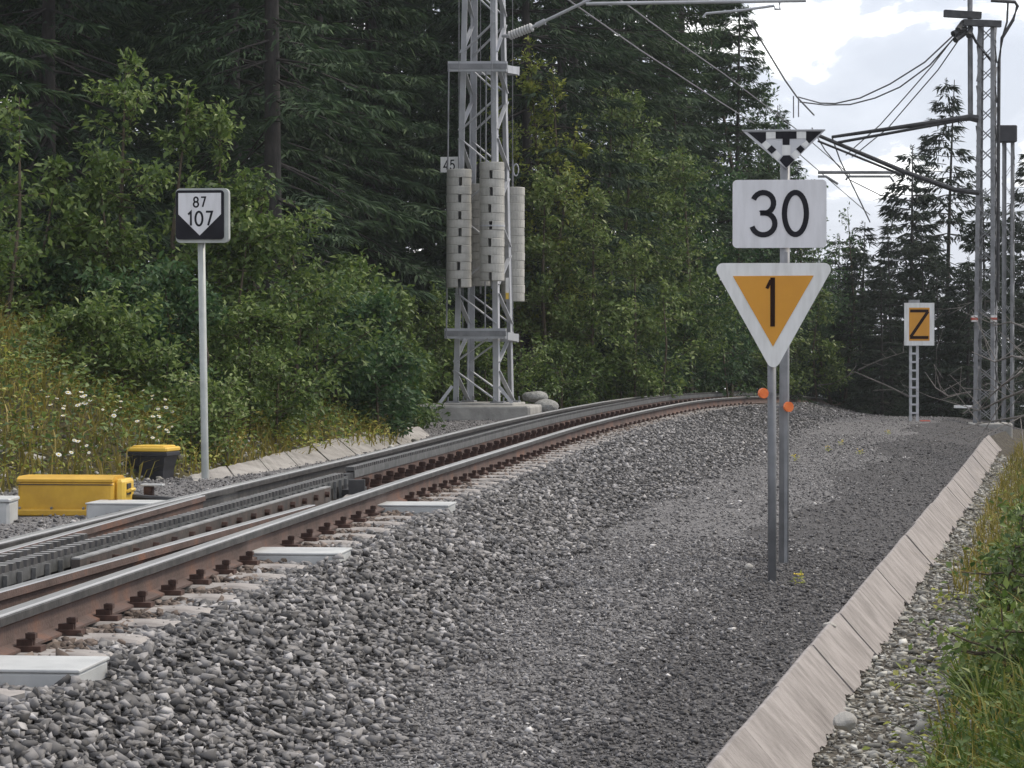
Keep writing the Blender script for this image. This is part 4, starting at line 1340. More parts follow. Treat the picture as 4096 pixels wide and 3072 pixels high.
def spruce(H, R, dens, low, seed, mkey, name='spruce_tree', twl=1.0, gap=.27, thin=0.0):
    g = np.random.default_rng(seed)
    root = bpy.data.objects.new(name, None)
    COL.objects.link(root)
    tk = MB()
    lean = g.uniform(-.02, .02, 2)
    n = 9
    tk.tube([(lean[0] * H * (i / n) ** 2, lean[1] * H * (i / n) ** 2, H * i / n - (.5 if i == 0 else 0)) for i in range(n + 1)], [.0085 * H * (1 - i / n) ** .9 + .012 for i in range(n + 1)], 9)
    BA, DI, LE, WI, TI, UP = [], [], [], [], [], []
    z = low * H
    while z < H - .15:
        f = z / H
        for k in range(g.integers(4, 8)):
            if g.uniform() < thin: continue
            az = g.uniform(0, 2 * math.pi)
            Lb = R * (1 - f) ** .85 * g.uniform(.6, 1.18) + .15
            if f < .12: Lb *= .55 + 3.5 * f
            o_ = np.array([math.cos(az), math.sin(az), 0.0])
            sd = np.array([-o_[1], o_[0], 0.0])
            a_, b_ = g.uniform(-.05, .30) - .45 * (1 - f), g.uniform(.02, .10)
            sw = g.normal(0, .12)
            m = max(6, int(Lb * dens))
            r = Lb * (.10 + .90 * np.sqrt(g.uniform(0, 1, m)))
            ctr = o_ * r[:, None] + sd * (sw * r ** 1.5)[:, None]
            ctr[:, 2] += z + a_ * r - b_ * r ** 2 + .10 * (r / Lb) ** 3 * Lb
            side = np.where(g.uniform(0, 1, m) < .5, -1.0, 1.0)
            off = g.uniform(0, 1, m) * (.10 + .30 * (1 - r / Lb) * min(1, Lb))
            ctr = ctr + sd * (side * off)[:, None]
            ctr[:, 2] -= off * .45
            dd = o_[None] * g.uniform(.25, .9, (m, 1)) + sd[None] * (side * g.uniform(.2, 1.0, m))[:, None]
            dd[:, 2] += g.uniform(-.75, .05, m)
            BA.append(ctr); DI.append(dd)
            LE.append(g.uniform(.10, .24, m) * twl); WI.append(g.uniform(.022, .048, m) * twl)
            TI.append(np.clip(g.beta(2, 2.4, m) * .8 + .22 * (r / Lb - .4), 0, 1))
            if Lb > .5 and g.uniform() < .8:
                tip = o_ * Lb * .8
                tk.tube([(0, 0, z), tuple(o_ * Lb * .4 + np.array([0, 0, z + a_ * Lb * .4 - b_ * (Lb * .4) ** 2])), tuple(tip + np.array([0, 0, z + a_ * Lb * .8 - b_ * (Lb * .8) ** 2]))], [.022 * (1 - f) + .006, .012, .004], 4, False)
        z += gap * g.uniform(.7, 1.3) * (1 - .4 * f)
    # leader
    m = 60
    BA.append(np.stack([g.normal(0, .02, m), g.normal(0, .02, m), H - g.uniform(0, .5, m)], 1))
    DI.append(np.stack([g.normal(0, .6, m), g.normal(0, .6, m), g.uniform(.2, 1, m)], 1))
    LE.append(g.uniform(.06, .14, m)); WI.append(g.uniform(.02, .035, m)); TI.append(g.uniform(.3, .9, m))
    BA, DI, LE, WI, TI = map(np.concatenate, (BA, DI, LE, WI, TI))
    up = g.normal(0, .5, BA.shape) + np.array([0, 0, 1.0])
    tk.build('trunk', M['bark'], root, True)
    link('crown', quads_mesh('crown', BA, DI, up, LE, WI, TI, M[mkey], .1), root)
    return root

def sapling_pts(g, H, R, nleaf, lean=(0, 0)):
    """leaf positions of one broadleaf stem with ascending side shoots"""
    sk = []
    BA, DI = [], []
    nb = int(10 + H * 7)
    per = max(4, nleaf // (nb + 4))
    top = np.array([lean[0] * H, lean[1] * H, H])
    pw = g.uniform(.30, .75)
    lop = g.uniform(0, 6.28)
    sk.append([np.zeros(3), top * .5 + np.array([*g.normal(0, .04, 2), 0]) * H, top])
    for b in range(nb):
        f = g.uniform(.10, .97)
        st = top * f
        az = g.uniform(0, 2 * math.pi)
        L = (R * (1 - f) ** pw * min(1.0, .45 + 1.6 * f) * g.uniform(.35, 1.3) * (1 + .3 * math.cos(az - lop)) + .12)
        o_ = np.array([math.cos(az), math.sin(az), 0])
        en = st + o_ * L + np.array([0, 0, L * g.uniform(.0, .6)])
        md = (st + en) / 2 + np.array([0, 0, -.05 * L])
        sk.append([st, md, en])
        m = int(per * (.4 + L / (R + .1) * 1.2)) + 3
        t = 1.03 - g.uniform(0, .95, m) ** 1.5
        c = st + (en - st) * t[:, None] + g.normal(0, 1, (m, 3)) * (.035 + .075 * L)
        BA.append(c)
        d = o_[None] * .7 + g.normal(0, .7, (m, 3))
        d[:, 2] += g.uniform(-.5, .5, m)
        DI.append(d)
    m = per * 2
    t = g.uniform(.75, 1.03, m)
    BA.append(top * t[:, None] + g.normal(0, .05, (m, 3)))
    dd = g.normal(0, .7, (m, 3)); dd[:, 2] += .3
    DI.append(dd)
    return np.concatenate(BA), np.concatenate(DI), sk

def bush(specs, nleaf, seed, mkey, leaf=.085, name='leafy_shrub', part='crown'):
    """specs: list of (dx, dy, dz, H, R, weight) stems"""
    g = np.random.default_rng(seed)
    root = bpy.data.objects.new(name, None)
    COL.objects.link(root)
    BA, DI, tk = [], [], MB()
    for dx, dy, dz, H, R, wgt in specs:
        b, d, sk = sapling_pts(g, H, R, int(nleaf * wgt), g.normal(0, .05, 2))
        o_ = np.array([dx, dy, dz])
        BA.append(b + o_); DI.append(d)
        for i, s in enumerate(sk):
            tk.tube([tuple(p + o_ - (np.array([0, 0, .3]) if i == 0 and j == 0 else 0)) for j, p in enumerate(s)], [.008 * H + .006, .006 * H + .004, .004] if i == 0 else [.007, .005, .003], 4, False)
    BA, DI = np.concatenate(BA), np.concatenate(DI)
    n = len(BA)
    L = g.uniform(.5, 1.4, n) * leaf * g.uniform(.85, 1.15)
    W = L * g.uniform(.38, .62, n)
    up = g.normal(0, .45, (n, 3)) + np.array([0, -.15, 1.0])
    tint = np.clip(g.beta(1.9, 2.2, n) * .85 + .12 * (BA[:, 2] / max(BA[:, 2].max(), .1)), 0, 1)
    tk.build('stems', M['stem'], root)
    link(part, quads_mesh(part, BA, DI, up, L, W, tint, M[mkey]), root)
    return root

def put(o, p, rz=0, sc=1.0, label=None, cat=None, group=None):
    o.location = p
    o.rotation_euler = (0, 0, rz)
    o.scale = (sc, sc, sc) if not isinstance(sc, tuple) else sc
    return tag(o, label, cat, group)

# forest of spruces on the left: three trees built, the others copied
protos = [spruce(14.5, 3.0, 74, .02, 21, 'spruce', twl=1.15), spruce(12.5, 2.7, 74, .02, 22, 'spruce', twl=1.15), spruce(15.5, 2.3, 52, .09, 23, 'spruce', twl=1.15, thin=.25)]
used = [False] * 3
def place_spruce(i, x, y, rz, sc, label, group='spruces of the forest left of the track'):
    if not used[i]:
        used[i] = True
        o = protos[i]
    else:
        o = dup(protos[i], (0, 0, 0))
    return put(o, gp3(x, y), rz, sc, label, 'tree', group)
SP = [(0, -8.2, 37.0, .3, 1.0), (1, -6.6, 40.5, 1.7, 1.05), (2, -3.4, 40.5, 2.6, 1.0), (0, -4.4, 45.0, 4.0, 1.05), (1, -3.4, 50.5, 5.1, 1.1),
      (2, -7.2, 46.0, .9, 1.1), (1, -9.6, 43.0, 2.2, 1.1), (0, -5.2, 49.0, 3.3, 1.15), (2, -2.6, 52.5, 4.4, 1.1), (1, .3, 53.0, 5.5, 1.1),
      (0, 1.0, 58.5, .5, 1.1), (2, -.8, 58.0, 1.1, 1.15), (1, 2.5, 62.0, 2.9, 1.15), (0, 3.6, 68.0, 3.9, 1.15), (2, -3.8, 60.0, 2.0, 1.2), (1, -8.0, 55.0, 4.8, 1.2), (0, -11.5, 52.0, 5.8, 1.2), (2, 1.5, 70.0, .2, 1.2), (1, -6.0, 68.0, 1.4, 1.25), (0, -11.0, 66.0, 2.4, 1.25), (2, 4.6, 77.0, 3.4, 1.2), (1, -1.5, 76.0, .8, 1.25)] + [(k % 3, -24 + 4.0 * k, 84 + (k * 37 % 11), k * 1.3, 1.3) for k in range(8)] + [(1, -12.5, 45, 2.0, 1.1), (2, -14.5, 58, 2.0, 1.1), (1, -10.0, 60, 1.0, 1.2), (0, -3.3, 66, 1.0, 1.2), (1, -2.1, 71.5, 3.0, 1.25), (0, -5.2, 74, 5.0, 1.25), (1, -4.3, 56, 2.2, 1.1), (1, 5.15, 65.5, 1.2, .78), (1, 6.5, 69.0, 4.2, .58)]
for k, (i, x, y, rz, sc) in enumerate(SP):
    lb = 'dark spruce in the dense forest wall behind the left bank'
    if k == 2: lb = 'tall spruce with its bare grey trunk showing above the green shrubs'
    if k == len(SP) - 2: lb = 'pointed spruce sloping down right behind the chequered triangle'
    if k == len(SP) - 1: lb = 'shorter spruce between the forest edge and the number board'
    if k == 13: lb = 'tall spruce whose crown edge meets the sky above the number boards'
    place_spruce(i, x, y, rz, sc, lb)

# airy spruces on the right, seen against the sky
fp = [spruce(10.4, 2.3, 44, .04, 31, 'spruce_far', gap=.33, thin=.20, twl=1.6), spruce(8.2, 2.2, 44, .03, 32, 'spruce_far', gap=.33, thin=.16, twl=1.6)]
fu = [False, False]
def place_far(i, x, top_y, Y, xpx, rz, label, hscale=1.0, wsc=1.0):
    o = fp[i] if not fu[i] else dup(fp[i], (0, 0, 0))
    fu[i] = True
    tp_ = P(xpx, top_y, Y)
    H = (10.4, 8.2)[i]
    zb0 = gz1(tp_.x, Y) - .1
    s = (tp_.z - zb0) / H
    return put(o, (tp_.x, Y, zb0), rz, (s * wsc, s * wsc, s), label, 'tree', 'spruces right of the track')
place_far(0, 0, 80, 74, 946.5, .4, 'tallest pointed spruce against the sky left of the right mast', 1, .95)
place_far(1, 0, 147, 70, 911.5, 1.9, 'second spruce spire left of the tallest one on the right', 1, 1.05)
place_far(1, 0, 222, 73, 862, 3.0, 'low spruce just right of the number board', 1, 1.15)
place_far(0, 0, 215, 66, 892, 4.2, 'small dark spruce behind the letter Z sign', 1, 1.1)
place_far(0, 0, 150, 64, 1030, 5.1, 'spruce at the right edge behind the masts', 1, 1.0)
place_far(1, 0, 190, 62, 985, .9, 'spruce behind the right lattice mast', 1, 1.0)
place_far(0, 0, 232, 66, 925, 2.9, 'dense spruce directly behind the Z sign', 1, 1.3)
place_far(1, 0, 258, 60, 968, 4.4, 'dark spruce at the foot of the right mast', 1, 1.3)
place_far(1, 0, 205, 70, 1012, 1.1, 'spruce between the two right masts', 1, 1.2)
place_far(0, 0, 270, 64, 882, 5.2, 'dark low spruce left of the Z sign', 1, 1.4)
place_far(1, 0, 236, 78, 838, 2.2, 'spruce rising behind the orange triangle', 1, 1.1)
place_far(0, 0, 250, 68, 860, .1, 'short spruce beyond the bend left of the ladder post', 1, 1.25)
place_far(1, 0, 100, 88, 1075, 1.2, 'far spruce beyond the right edge of the picture', 1, 1.0)
place_far(0, 0, 262, 60, 940, 3.6, 'low spruce between ladder post and right mast', 1, 1.2)
for k in range(16):
    x = 786 + k * 18 + rnd.uniform(-8, 8)
    place_far(k % 2, 0, 285 + rnd.uniform(-22, 18), 92 + rnd.uniform(0, 16), x, rnd.uniform(0, 6), 'dark spruce top in the far wood beyond the bend', 1, 1.2)['group'] = 'far wood beyond the bend'

# broadleaf shrubs and saplings
def B_(x, y, spec, nleaf, seed, mkey, label, leaf=.085, name='leafy_shrub', cat='shrub', rz=0):
    return put(bush(spec, nleaf, seed, mkey, leaf, name), gp3(x, y), rz, 1.0, label, cat, 'broadleaf growth on the left bank')
def toppx(xpx, ypx, Y):
    """height above ground that puts a top at pixel ypx"""
    x = at(xpx, Y)
    return P(xpx, ypx, Y).z - gz1(x, Y)
def shrub(xpx, ypx, Y, R, extra, nleaf, seed, mkey, label, leaf=.085, name='leafy_shrub', cat='shrub'):
    """main stem tip at (xpx, ypx), extra stems [(dxpx, typx, dY, R)]"""
    x = at(xpx, Y)
    H = toppx(xpx, ypx, Y)
    spec = [(0, 0, 0, H, R, 1.0)]
    z0 = gz1(x, Y)
    for dxp, ty, dY, r_ in extra:
        xx = at(xpx + dxp, Y + dY)
        zz = gz1(xx, Y + dY)
        h = P(xpx + dxp, ty, Y + dY).z - zz
        spec.append((xx - x, dY, zz - z0, max(.4, h), r_, max(.25, h / H)))
    tw = sum(s[5] for s in spec)
    spec = [(*s[:5], s[5] / tw) for s in spec]
    return B_(x, Y, spec, nleaf, seed, mkey, label, leaf, name, cat)
shrub(145, 56, 31.5, .62, [(45, 88, .3, .48), (82, 100, .5, .42), (-38, 150, -.3, .5), (115, 170, .2, .5)], 10500, 41, 'leaf', 'tall pale leaved sapling clump rising behind the 87 107 sign', .085, 'sapling', 'tree')
shrub(58, 160, 31.0, .45, [(26, 180, .2, .4), (-34, 250, .1, .5)], 3600, 42, 'leaf', 'leafy sapling left of the tall clump on the bank', .085, 'sapling', 'tree')
shrub(262, 182, 32.0, .65, [(26, 225, .3, .5), (-24, 215, -.4, .6), (50, 262, .6, .5)], 7000, 43, 'leaf', 'leafy sapling right of the 87 107 sign', .08, 'sapling', 'tree')
shrub(3, 92, 30.0, .22, [(-10, 130, .1, .3)], 900, 44, 'leaf', 'thin leafy twig tree at the left edge of the picture', .085, 'sapling', 'tree')
shrub(300, 290, 34.0, .8, [(40, 285, .4, .7), (80, 300, .8, .7)], 6500, 45, 'leaf_dark', 'dark green shrub right of the sign pole', .08)
shrub(352, 265, 38.5, 1.0, [(32, 255, .3, .8), (52, 292, .6, .5)], 7500, 46, 'leaf', 'rounded green shrub between the pole and the mast', .085)
shrub(414, 300, 47.5, .8, [(22, 290, .4, .6), (-30, 320, -.4, .7)], 5500, 47, 'leaf', 'green shrub just left of the mast', .08)
shrub(250, 300, 30.5, .6, [(25, 315, .1, .5), (-20, 330, -.1, .5)], 5000, 48, 'leaf', 'bright shrub beside the sign pole', .075)
shrub(340, 340, 35.0, .7, [(35, 345, .4, .6), (-35, 335, -.5, .6)], 5000, 49, 'leaf_dark', 'low dark shrub above the slabs', .075)
shrub(160, 262, 30.0, .6, [(30, 290, 0, .5), (-35, 282, 0, .5)], 5000, 50, 'leaf_dark', 'dense shrub low behind the sign pole', .075)
shrub(95, 300, 29.0, .55, [(-35, 310, 0, .5), (30, 320, 0, .5)], 4500, 51, 'leaf', 'low leafy shrub in the middle of the bank', .075)
shrub(20, 250, 31.0, .8, [(35, 262, 0, .7), (-30, 240, .2, .8)], 5500, 52, 'leaf_dark', 'dark shrub high on the bank at the left', .08)
shrub(388, 352, 40.0, .5, [(22, 350, .6, .45), (-25, 362, -.6, .5)], 4500, 53, 'leaf', 'low shrub beside the mast footing', .075)
shrub(210, 372, 28.2, .35, [(15, 385, 0, .3), (-20, 392, -.2, .3)], 2600, 54, 'leaf', 'small weed shrub at the foot of the sign pole', .06)
shrub(465, 340, 48.0, .9, [(25, 330, 0, .8), (-20, 350, -.5, .8)], 5000, 55, 'leaf', 'yellow green shrub seen through the mast legs', .085)
shrub(545, 45, 51.5, .55, [(-22, 55, .2, .5), (12, 62, .1, .45), (16, 120, .0, .5)], 9000, 56, 'leaf_yellow', 'tall yellow green tree beside the mast', .095, 'young_tree', 'tree')
shrub(590, 190, 50.5, 1.0, [(-40, 170, .2, .9), (45, 240, .4, .9), (70, 280, .5, .8)], 12000, 57, 'leaf', 'leafy shrub sloping down right of the mast', .09)
shrub(622, 80, 55.0, 1.3, [(30, 100, .4, 1.1), (-30, 140, -.3, 1.0), (70, 140, .6, 1.2)], 17000, 58, 'leaf', 'tall dark leafy tree right of the mast', .095, 'young_tree', 'tree')
shrub(690, 150, 58.0, 1.4, [(40, 170, .4, 1.2), (-40, 200, -.4, 1.2), (5, 240, -1.0, 1.2)], 16000, 59, 'leaf_dark', 'leafy tree in front of the spruces above the bend', .095, 'young_tree', 'tree')
shrub(640, 300, 54.5, .9, [(45, 300, 1.2, .9), (90, 310, 2.5, .9), (-45, 320, -1, .8)], 8000, 60, 'leaf_dark', 'low dark shrubs along the outside of the bend', .085)
shrub(740, 300, 63.0, 1.0, [(40, 300, 1.0, 1.0), (-40, 320, -1.0, .9), (78, 290, 2.0, 1.0)], 8000, 61, 'leaf', 'leafy shrubs behind the lower half of the orange triangle', .09)
shrub(770, 150, 66.0, 1.3, [(20, 190, .5, 1.0), (-30, 200, -.3, 1.0)], 8000, 62, 'leaf_dark', 'tree with sky showing through its edge behind the number board', .095, 'young_tree', 'tree')
shrub(843, 206, 68.0, .6, [(-8, 230, .2, .5)], 2200, 63, 'leaf_dark', 'thin leafy branch tips against white sky right of the number board', .10, 'young_tree', 'tree')
shrub(728, 8, 67.0, 1.3, [(25, 75, .3, 1.1), (-30, 40, -.3, 1.2), (40, 130, .4, 1.1)], 13000, 65, 'leaf_dark', 'tall thin crowned tree at the edge of the sky above the chequered triangle', .10, 'young_tree', 'tree')
shrub(782, 165, 70.0, 1.3, [(18, 215, .3, 1.1), (-22, 190, -.3, 1.2), (32, 262, .4, 1.0)], 12000, 66, 'leaf_dark', 'dense tree sloping down to the right behind the number board', .10, 'young_tree', 'tree')
shrub(815, 262, 72.0, 1.2, [(22, 285, .4, 1.0), (-22, 280, -.4, 1.1), (42, 318, .6, 1.0)], 9000, 67, 'leaf_dark', 'bushy tree right of the orange triangle above the bend', .10, 'young_tree', 'tree')
shrub(560, 345, 49.0, .7, [(30, 350, 1.0, .6), (60, 355, 2.0, .6)], 5000, 64, 'leaf', 'low shrubs beside the boulders at the mast footing', .08)

# grass as ground cover
def grass(name, X, Y, h0, h1, w0, material, label, seed, lean=.5, bend=.5, tint=None):
    g = np.random.default_rng(seed)
    n = len(X)
    z = gz(X, Y)
    h = g.uniform(h0, h1, n)
    w = w0 * g.uniform(.6, 1.4, n)
    az = g.uniform(0, 2 * math.pi, n)
    dr = np.stack([np.cos(az), np.sin(az)], 1) * (h * g.uniform(.1, 1.0, n) * lean)[:, None]
    fa = g.uniform(0, 2 * math.pi, n)
    sx, sy = np.cos(fa) * w / 2, np.sin(fa) * w / 2
    b0 = np.stack([X - sx, Y - sy, z - .02], 1)
    b1 = np.stack([X + sx, Y + sy, z - .02], 1)
    mx, my, mz = X + dr[:, 0] * .4, Y + dr[:, 1] * .4, z + h * .62
    m0 = np.stack([mx - sx * .8, my - sy * .8, mz], 1)
    m1 = np.stack([mx + sx * .8, my + sy * .8, mz], 1)
    t = np.stack([X + dr[:, 0] * (1 + bend), Y + dr[:, 1] * (1 + bend), z + h * g.uniform(.75, 1.0, n)], 1)
    V = np.stack([b0, b1, m0, m1, t], 1).reshape(-1, 3)
    i = np.arange(n) * 5
    F = np.concatenate([np.stack([i, i + 1, i + 3], 1), np.stack([i, i + 3, i + 2], 1), np.stack([i + 2, i + 3, i + 4], 1)])
    tn = np.clip(g.beta(2, 2.2, n), 0, 1) if tint is None else tint
    o = link(name, np_mesh(name, V, F, material, np.repeat(tn, 5)))
    return tag(o, label, 'grass', None, 'stuff')
X, Y = scatter(26000, 22, 44, lambda y: XT(y) - 6.0, lambda y: XT(y) + .12, 1.3)
d_ = XT(Y) - X
keep = rng.uniform(0, 1, len(X)) < np.where(d_ < .5, .55, np.where(d_ < 3.2, 1.0, .5))
grass('dry_grass', X[keep], Y[keep], .10, .36, .016, M['grass_dry'], 'olive and straw coloured grass covering the left bank', 5, 1.0, .6)
X, Y = scatter(16000, 40, 66, lambda y: XT(y) - 4, lambda y: np.minimum(XT(y) + .5, XN(y) - 1.9))
grass('bank_grass', X, Y, .12, .40, .016, M['grass_green'], 'green undergrowth along the outside of the bend', 6)
X, Y = scatter(26000, 8.5, 40, lambda y: XD(y) + .78, lambda y: XD(y) + 2.3, 1.5)
d_ = X - XD(Y)
clump = np.sin(X * 4.1 + 1) * np.sin(Y * 2.3) + np.sin(Y * 1.1 + X * 2) * .6
keep = rng.uniform(0, 1, len(X)) < np.clip((d_ - .82) * 2.2 + .35 * clump, .0, 1)
grass('verge_grass', X[keep], Y[keep], .08, .34, .012, M['grass_green'], 'lush green grass on the bank right of the channel', 8, .6, .7)
X, Y = scatter(15000, 9, 52, lambda y: XD(y) + np.where(y > 21, .48, .80), lambda y: XD(y) + 2.6, 1.1)
grass('verge_dry_grass', X, Y, .08, .28, .010, M['grass_dry'], 'brownish dry grass mixed into the right verge', 9, .9, .9)
# low leafy ground cover on the bank
def cover(name, X, Y, leaf, hmax, material, label, seed):
    g = np.random.default_rng(seed)
    n = len(X)
    z = gz(X, Y) + g.uniform(.02, 1, n) * hmax
    d = g.normal(0, 1, (n, 3)); d[:, 2] *= .4
    L = g.uniform(.6, 1.3, n) * leaf
    up = g.normal(0, .4, (n, 3)) + np.array([0, -.2, 1.0])
    o = link(name, quads_mesh(name, np.stack([X, Y, z], 1), d, up, L, L * g.uniform(.4, .7, n), np.clip(g.beta(2, 2, n), 0, 1), material))
    return tag(o, label, 'ground cover', None, 'stuff')
X, Y = scatter(46000, 23.0, 42, lambda y: XT(y) - 5.2, lambda y: XT(y) - .15, 1.2)
pt = np.sin(X * 1.7 + 2) * np.sin(Y * .9 + 1) + .5 * np.sin(X * 3.3 - Y * 2.1)
keep = rng.uniform(0, 1, len(X)) < np.clip(.6 + .5 * pt, .15, 1)
cover('bank_weeds', X[keep], Y[keep], .07, .38, M['leaf'], 'low leafy weeds among the dry grass of the left bank', 13)
X, Y = scatter(6500, 9, 28, lambda y: XD(y) + .80, lambda y: XD(y) + 1.9, 1.4)
cover('verge_weeds', X, Y, .042, .22, M['leaf'], 'broad leaved weeds among the grass right of the channel', 14)

X, Y = scatter(30000, 22.5, 40, lambda y: XT(y) - 4.4, lambda y: XT(y) + .05, 1.3)
pt = np.sin(X * 2.3 + 1) * np.sin(Y * 1.4 + 2) + .5 * np.sin(X * 4.1 + Y * 2.6)
keep = rng.uniform(0, 1, len(X)) < np.clip(.5 + .5 * pt, .05, 1)
cover('yellowing_weeds', X[keep], Y[keep], .055, .24, M['leaf_yellow'], 'yellowing low herbs on the lower left bank', 15)
X, Y = scatter(7000, 9, 44, lambda y: XD(y) + .42, lambda y: XD(y) + 1.3, 1.3)
pt = np.sin(X * 3.3 + 1) * np.sin(Y * 2.1)
keep = rng.uniform(0, 1, len(X)) < np.clip(.10 + .8 * pt + .35 * (X - XD(Y) - .7), .02, 1)
cover('ditch_weeds', X[keep], Y[keep], .045, .13, M['leaf_yellow'], 'yellow green weeds among the pale ditch stones', 16)
# broad bladed tufts on the right
def tuft(p, n, h, w, seed, label):
    g = np.random.default_rng(seed)
    V, F = [], []
    for i in range(n):
        az, ln = g.uniform(0, 6.28), g.uniform(.25, .95)
        hh = h * g.uniform(.6, 1.1)
        d = np.array([math.cos(az), math.sin(az), 0])
        s = np.array([-d[1], d[0], 0])
        ww = w * g.uniform(.6, 1.2)
        rows = []
        for k in range(6):
            t = k / 5
            c = d * (hh * ln * t ** 1.4) + np.array([0, 0, hh * (t - .45 * ln * t ** 2.2)])
            wd = ww * (1 - t) ** .6 * (.5 + t) if k < 5 else 0.0005
            rows += [c - s * wd / 2, c + s * wd / 2]
        o_ = len(V)
        V += rows
        for k in range(5):
            a = o_ + 2 * k
            F.append((a, a + 1, a + 3, a + 2))
    me = np_mesh('grass_tuft', np.array(V), np.array(F), M['grass_green'], np.repeat(np.clip(g.normal(.5, .18, n), 0, 1), 12))
    o = link('grass_tuft', me)
    o.location = p
    return tag(o, label, 'grass tuft')
def gpx(xpx, Y): return gp3(at(xpx, Y), Y, -.01)
tuft(gpx(965, 14.0), 60, .34, .020, 1, 'bright green arching grass tuft in the middle of the right verge')
tuft(gpx(985, 12.6), 70, .36, .018, 2, 'big grass tuft low at the right edge')
tuft(gpx(1005, 15.5), 60, .40, .022, 3, 'dark green leafy tuft at the right edge of the picture')
tuft(gpx(990, 18.0), 50, .30, .018, 4, 'grass tuft higher up on the right verge')
tuft(gpx(955, 11.2), 50, .22, .014, 5, 'short grass tuft near the bottom right corner')
tuft(gpx(1000, 21.5), 40, .28, .018, 6, 'olive tuft beside the pale stones on the right')
# right hand weeds with stalks
for k, (xp, Y, hgt) in enumerate(((1012, 16.6, .55), (1000, 13.4, .45), (1018, 19.5, .6))):
    o = bush([(0, 0, 0, hgt, .22, .6), (.12, .1, 0, hgt * .8, .2, .4)], 700, 80 + k, 'leaf', .048, 'weed_plant', 'leaves')
    put(o, gpx(xp, Y), 0, 1, ['leafy weed above the dark tuft at the right edge', 'leafy weed behind the big grass tuft', 'tall leafy weed at the right edge level with the triangle post'][k], 'weed')

# daisies on the left bank
fm = MB()
for k in range(9):
    a = 2 * math.pi * k / 9
    d, s = Vector((math.cos(a), math.sin(a), 0)), Vector((-math.sin(a), math.cos(a), 0))
    fm.add([d * .008, d * .028 + s * .009 + Vector((0, 0, .004)), d * .038, d * .028 - s * .009 + Vector((0, 0, .004))], [(0, 1, 2, 3)])
me_f = bpy.data.meshes.new('petals'); me_f.from_pydata(fm.v, [], fm.f); me_f.materials.append(M['petal'])
cm = MB().tube([(0, 0, -.004), (0, 0, .008)], .011, 8)
me_c = bpy.data.meshes.new('flower_centre'); me_c.from_pydata(cm.v, [], cm.f); me_c.materials.append(M['yellow_flower'])
smb = MB().tube([(0, 0, 0), (.01, .005, -.18), (.0, .0, -.36)], .003, 4)
me_s = bpy.data.meshes.new('stalk'); me_s.from_pydata(smb.v, [], smb.f); me_s.materials.append(M['stem'])
dspots = [(rnd.gauss(80, 22), rnd.gauss(404, 9)) for _ in range(22)] + [(rnd.gauss(165, 16), rnd.gauss(418, 14)) for _ in range(12)] + [(rnd.gauss(75, 12), rnd.gauss(446, 5)) for _ in range(8)] + [(rnd.gauss(140, 60), rnd.gauss(392, 14)) for _ in range(12)]
for x, y in dspots:
    Y = 25.0
    for _ in range(60):       # walk along the view line until just above the bank
        p = P(x, y, Y)
        if p.z < gz1(p.x, Y) + .30: break
        Y += .12
    o = empty('daisy', p, 'small white daisy blooming on the left bank', 'flower', 'daisies on the left bank')
    o.rotation_euler = (rnd.uniform(.2, .8), rnd.uniform(-.3, .3), rnd.uniform(-.6, .6))
    sc_ = rnd.uniform(.35, .8)
    o.scale = (sc_,) * 3
    link('petals', me_f, o); link('flower_centre', me_c, o); link('stalk', me_s, o)
# small yellow flowers on the path
for x, y, Y in ((798, 581, 18.4), (841, 452, 40), (828, 459, 38), (888, 454, 44), (860, 468, 37), (795, 466, 35)):
    p = gp3(at(x, Y), Y, .03)
    o = empty('yellow_weed', p, 'tiny yellow flowered weed growing in the path gravel', 'weed', 'yellow weeds in the path')
    g = np.random.default_rng(int(x))
    n = 14
    me = quads_mesh('leaves', g.normal(0, .02, (n, 3)), g.normal(0, 1, (n, 3)) * [1, 1, .5] + [0, 0, .4], np.tile([0, 0, 1.0], (n, 1)), g.uniform(.03, .06, n), g.uniform(.012, .022, n), g.uniform(.5, 1, n), M['leaf_yellow'])
    link('leaves', me, o)
    mb = MB()
    for _ in range(5):
        q_ = Vector((g.normal(0, .025), g.normal(0, .02), g.uniform(.02, .05)))
        mb.tube([q_ + p, q_ + p + Vector((0, -.003, .006))], .006, 6)
    mb.build('blossoms', M['yellow_flower'], o)

# dead branches on the right
def branch(pts, r, label, seed):
    g = random.Random(seed)
    root = empty('dead_branch', pts[0], label, 'branch')
    r *= .65
    MB().tube(pts, [r * (1 - .75 * i / (len(pts) - 1)) for i in range(len(pts))], 6).build('limb', M['deadwood'], root, True)
    for k in range(6):
        i = g.randrange(1, len(pts))
        a = pts[i - 1].lerp(pts[i], g.random())
        L = (pts[-1] - pts[0]).length * g.uniform(.08, .2)
        e1 = a + Vector((g.uniform(-1, 1), g.uniform(-.5, .5), g.uniform(-.3, .8))).normalized() * L
        e2 = e1 + Vector((g.uniform(-1, 1), g.uniform(-.5, .5), g.uniform(-.5, .5))).normalized() * L * .6
        MB().tube([a, e1, e2], [r * .38, r * .22, r * .08], 5).build('twig', M['deadwood'], root)
branch([P(1030, 388, 40), P(1005, 398, 42), P(985, 408, 43), P(962, 414, 44)], .035, 'long dead branch lying toward the foot of the right mast', 1)
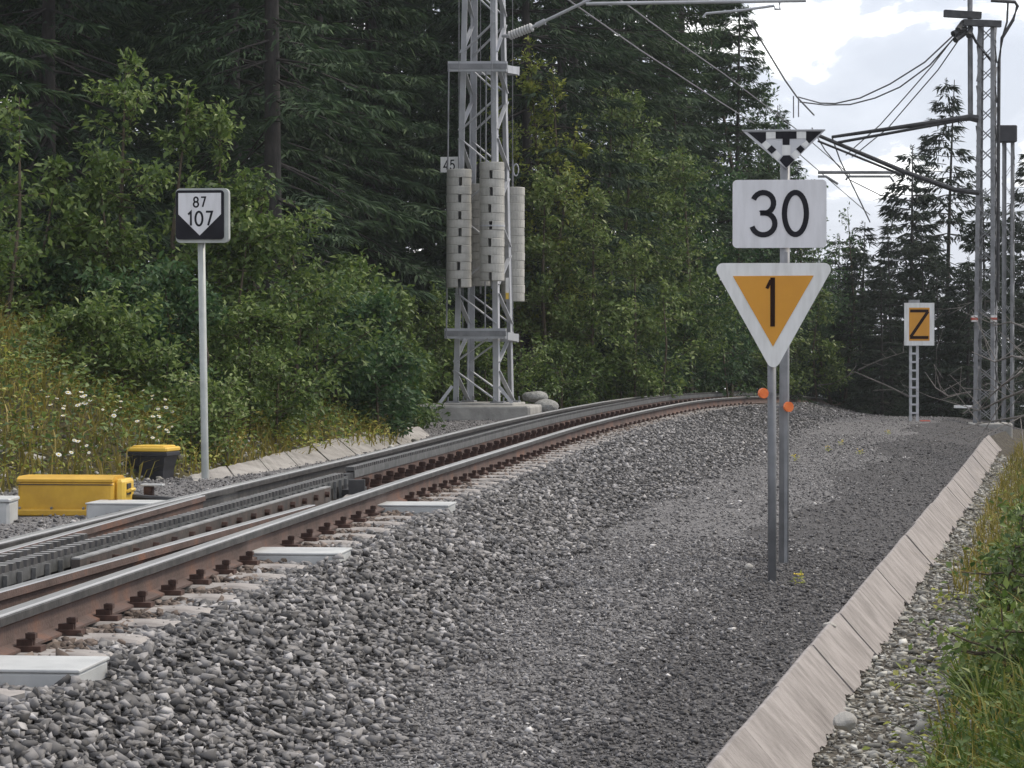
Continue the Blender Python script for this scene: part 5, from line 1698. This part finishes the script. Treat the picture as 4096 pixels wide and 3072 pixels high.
branch([P(1035, 362, 38), P(1012, 356, 40), P(995, 362, 41), P(972, 352, 43)], .03, 'forked dead branch in front of the right mast', 2)
branch([P(1032, 330, 39), P(1010, 322, 41), P(992, 326, 42)], .028, 'upper dead branch reaching in from the right edge', 3)
branch([P(1030, 415, 36), P(1000, 420, 39), P(975, 424, 43)], .03, 'low dead branch on the brown verge', 4)
branch([P(912, 398, 62), P(885, 385, 63), P(855, 372, 63), P(830, 385, 64)], .04, 'bare grey branch left of the ladder post', 5)
branch([P(858, 370, 63), P(880, 360, 63), P(905, 352, 62)], .035, 'bare branch slanting up to the ladder post', 6)
branch([P(925, 322, 60), P(950, 314, 60), P(972, 302, 58)], .03, 'bare branch between the Z sign and the right mast', 7)
branch([P(970, 392, 50), P(948, 396, 52), P(936, 388, 53), P(925, 372, 54)], .03, 'curved dead branch near the right mast foot', 8)
branch([P(1022, 372, 37), P(1004, 384, 38), P(990, 396, 40), P(978, 412, 41)], .026, 'dead branch crossing down in front of the mast foot', 9)
o = MB().bar(P(954, 406.5, 50), P(972, 406.8, 50), .06, .05).build('white_marker', M['white2'])
tag(o, 'short white marker bar near the foot of the right mast', 'marker')
o = MB().bevel_box(P(925, 421.5, 51.8), (.18, .12, .05), .01).build('red_marker', M['rust_red'])
tag(o, 'small red block at the foot of the ladder post', 'marker')

# ------------------------------------------------------------------ thin air haze over the valley
hz = MB().box((0, 180, 6.0), (720, 460, 64)).build('haze', mat('haze_surface', (1, 1, 1)))
hm = bpy.data.materials.new('haze')
hm.use_nodes = True
hm.node_tree.nodes.clear()
ho = hm.node_tree.nodes.new('ShaderNodeOutputMaterial')
hv = hm.node_tree.nodes.new('ShaderNodeVolumePrincipled')
hv.inputs['Color'].default_value = (.90, .94, 1.0, 1)
hv.inputs['Density'].default_value = .00042
hv.inputs['Anisotropy'].default_value = .3
hm.node_tree.links.new(hv.outputs[0], ho.inputs['Volume'])
hz.data.materials[0] = hm
tag(hz, 'thin pale summer haze filling the air over the valley', 'haze', None, 'stuff')
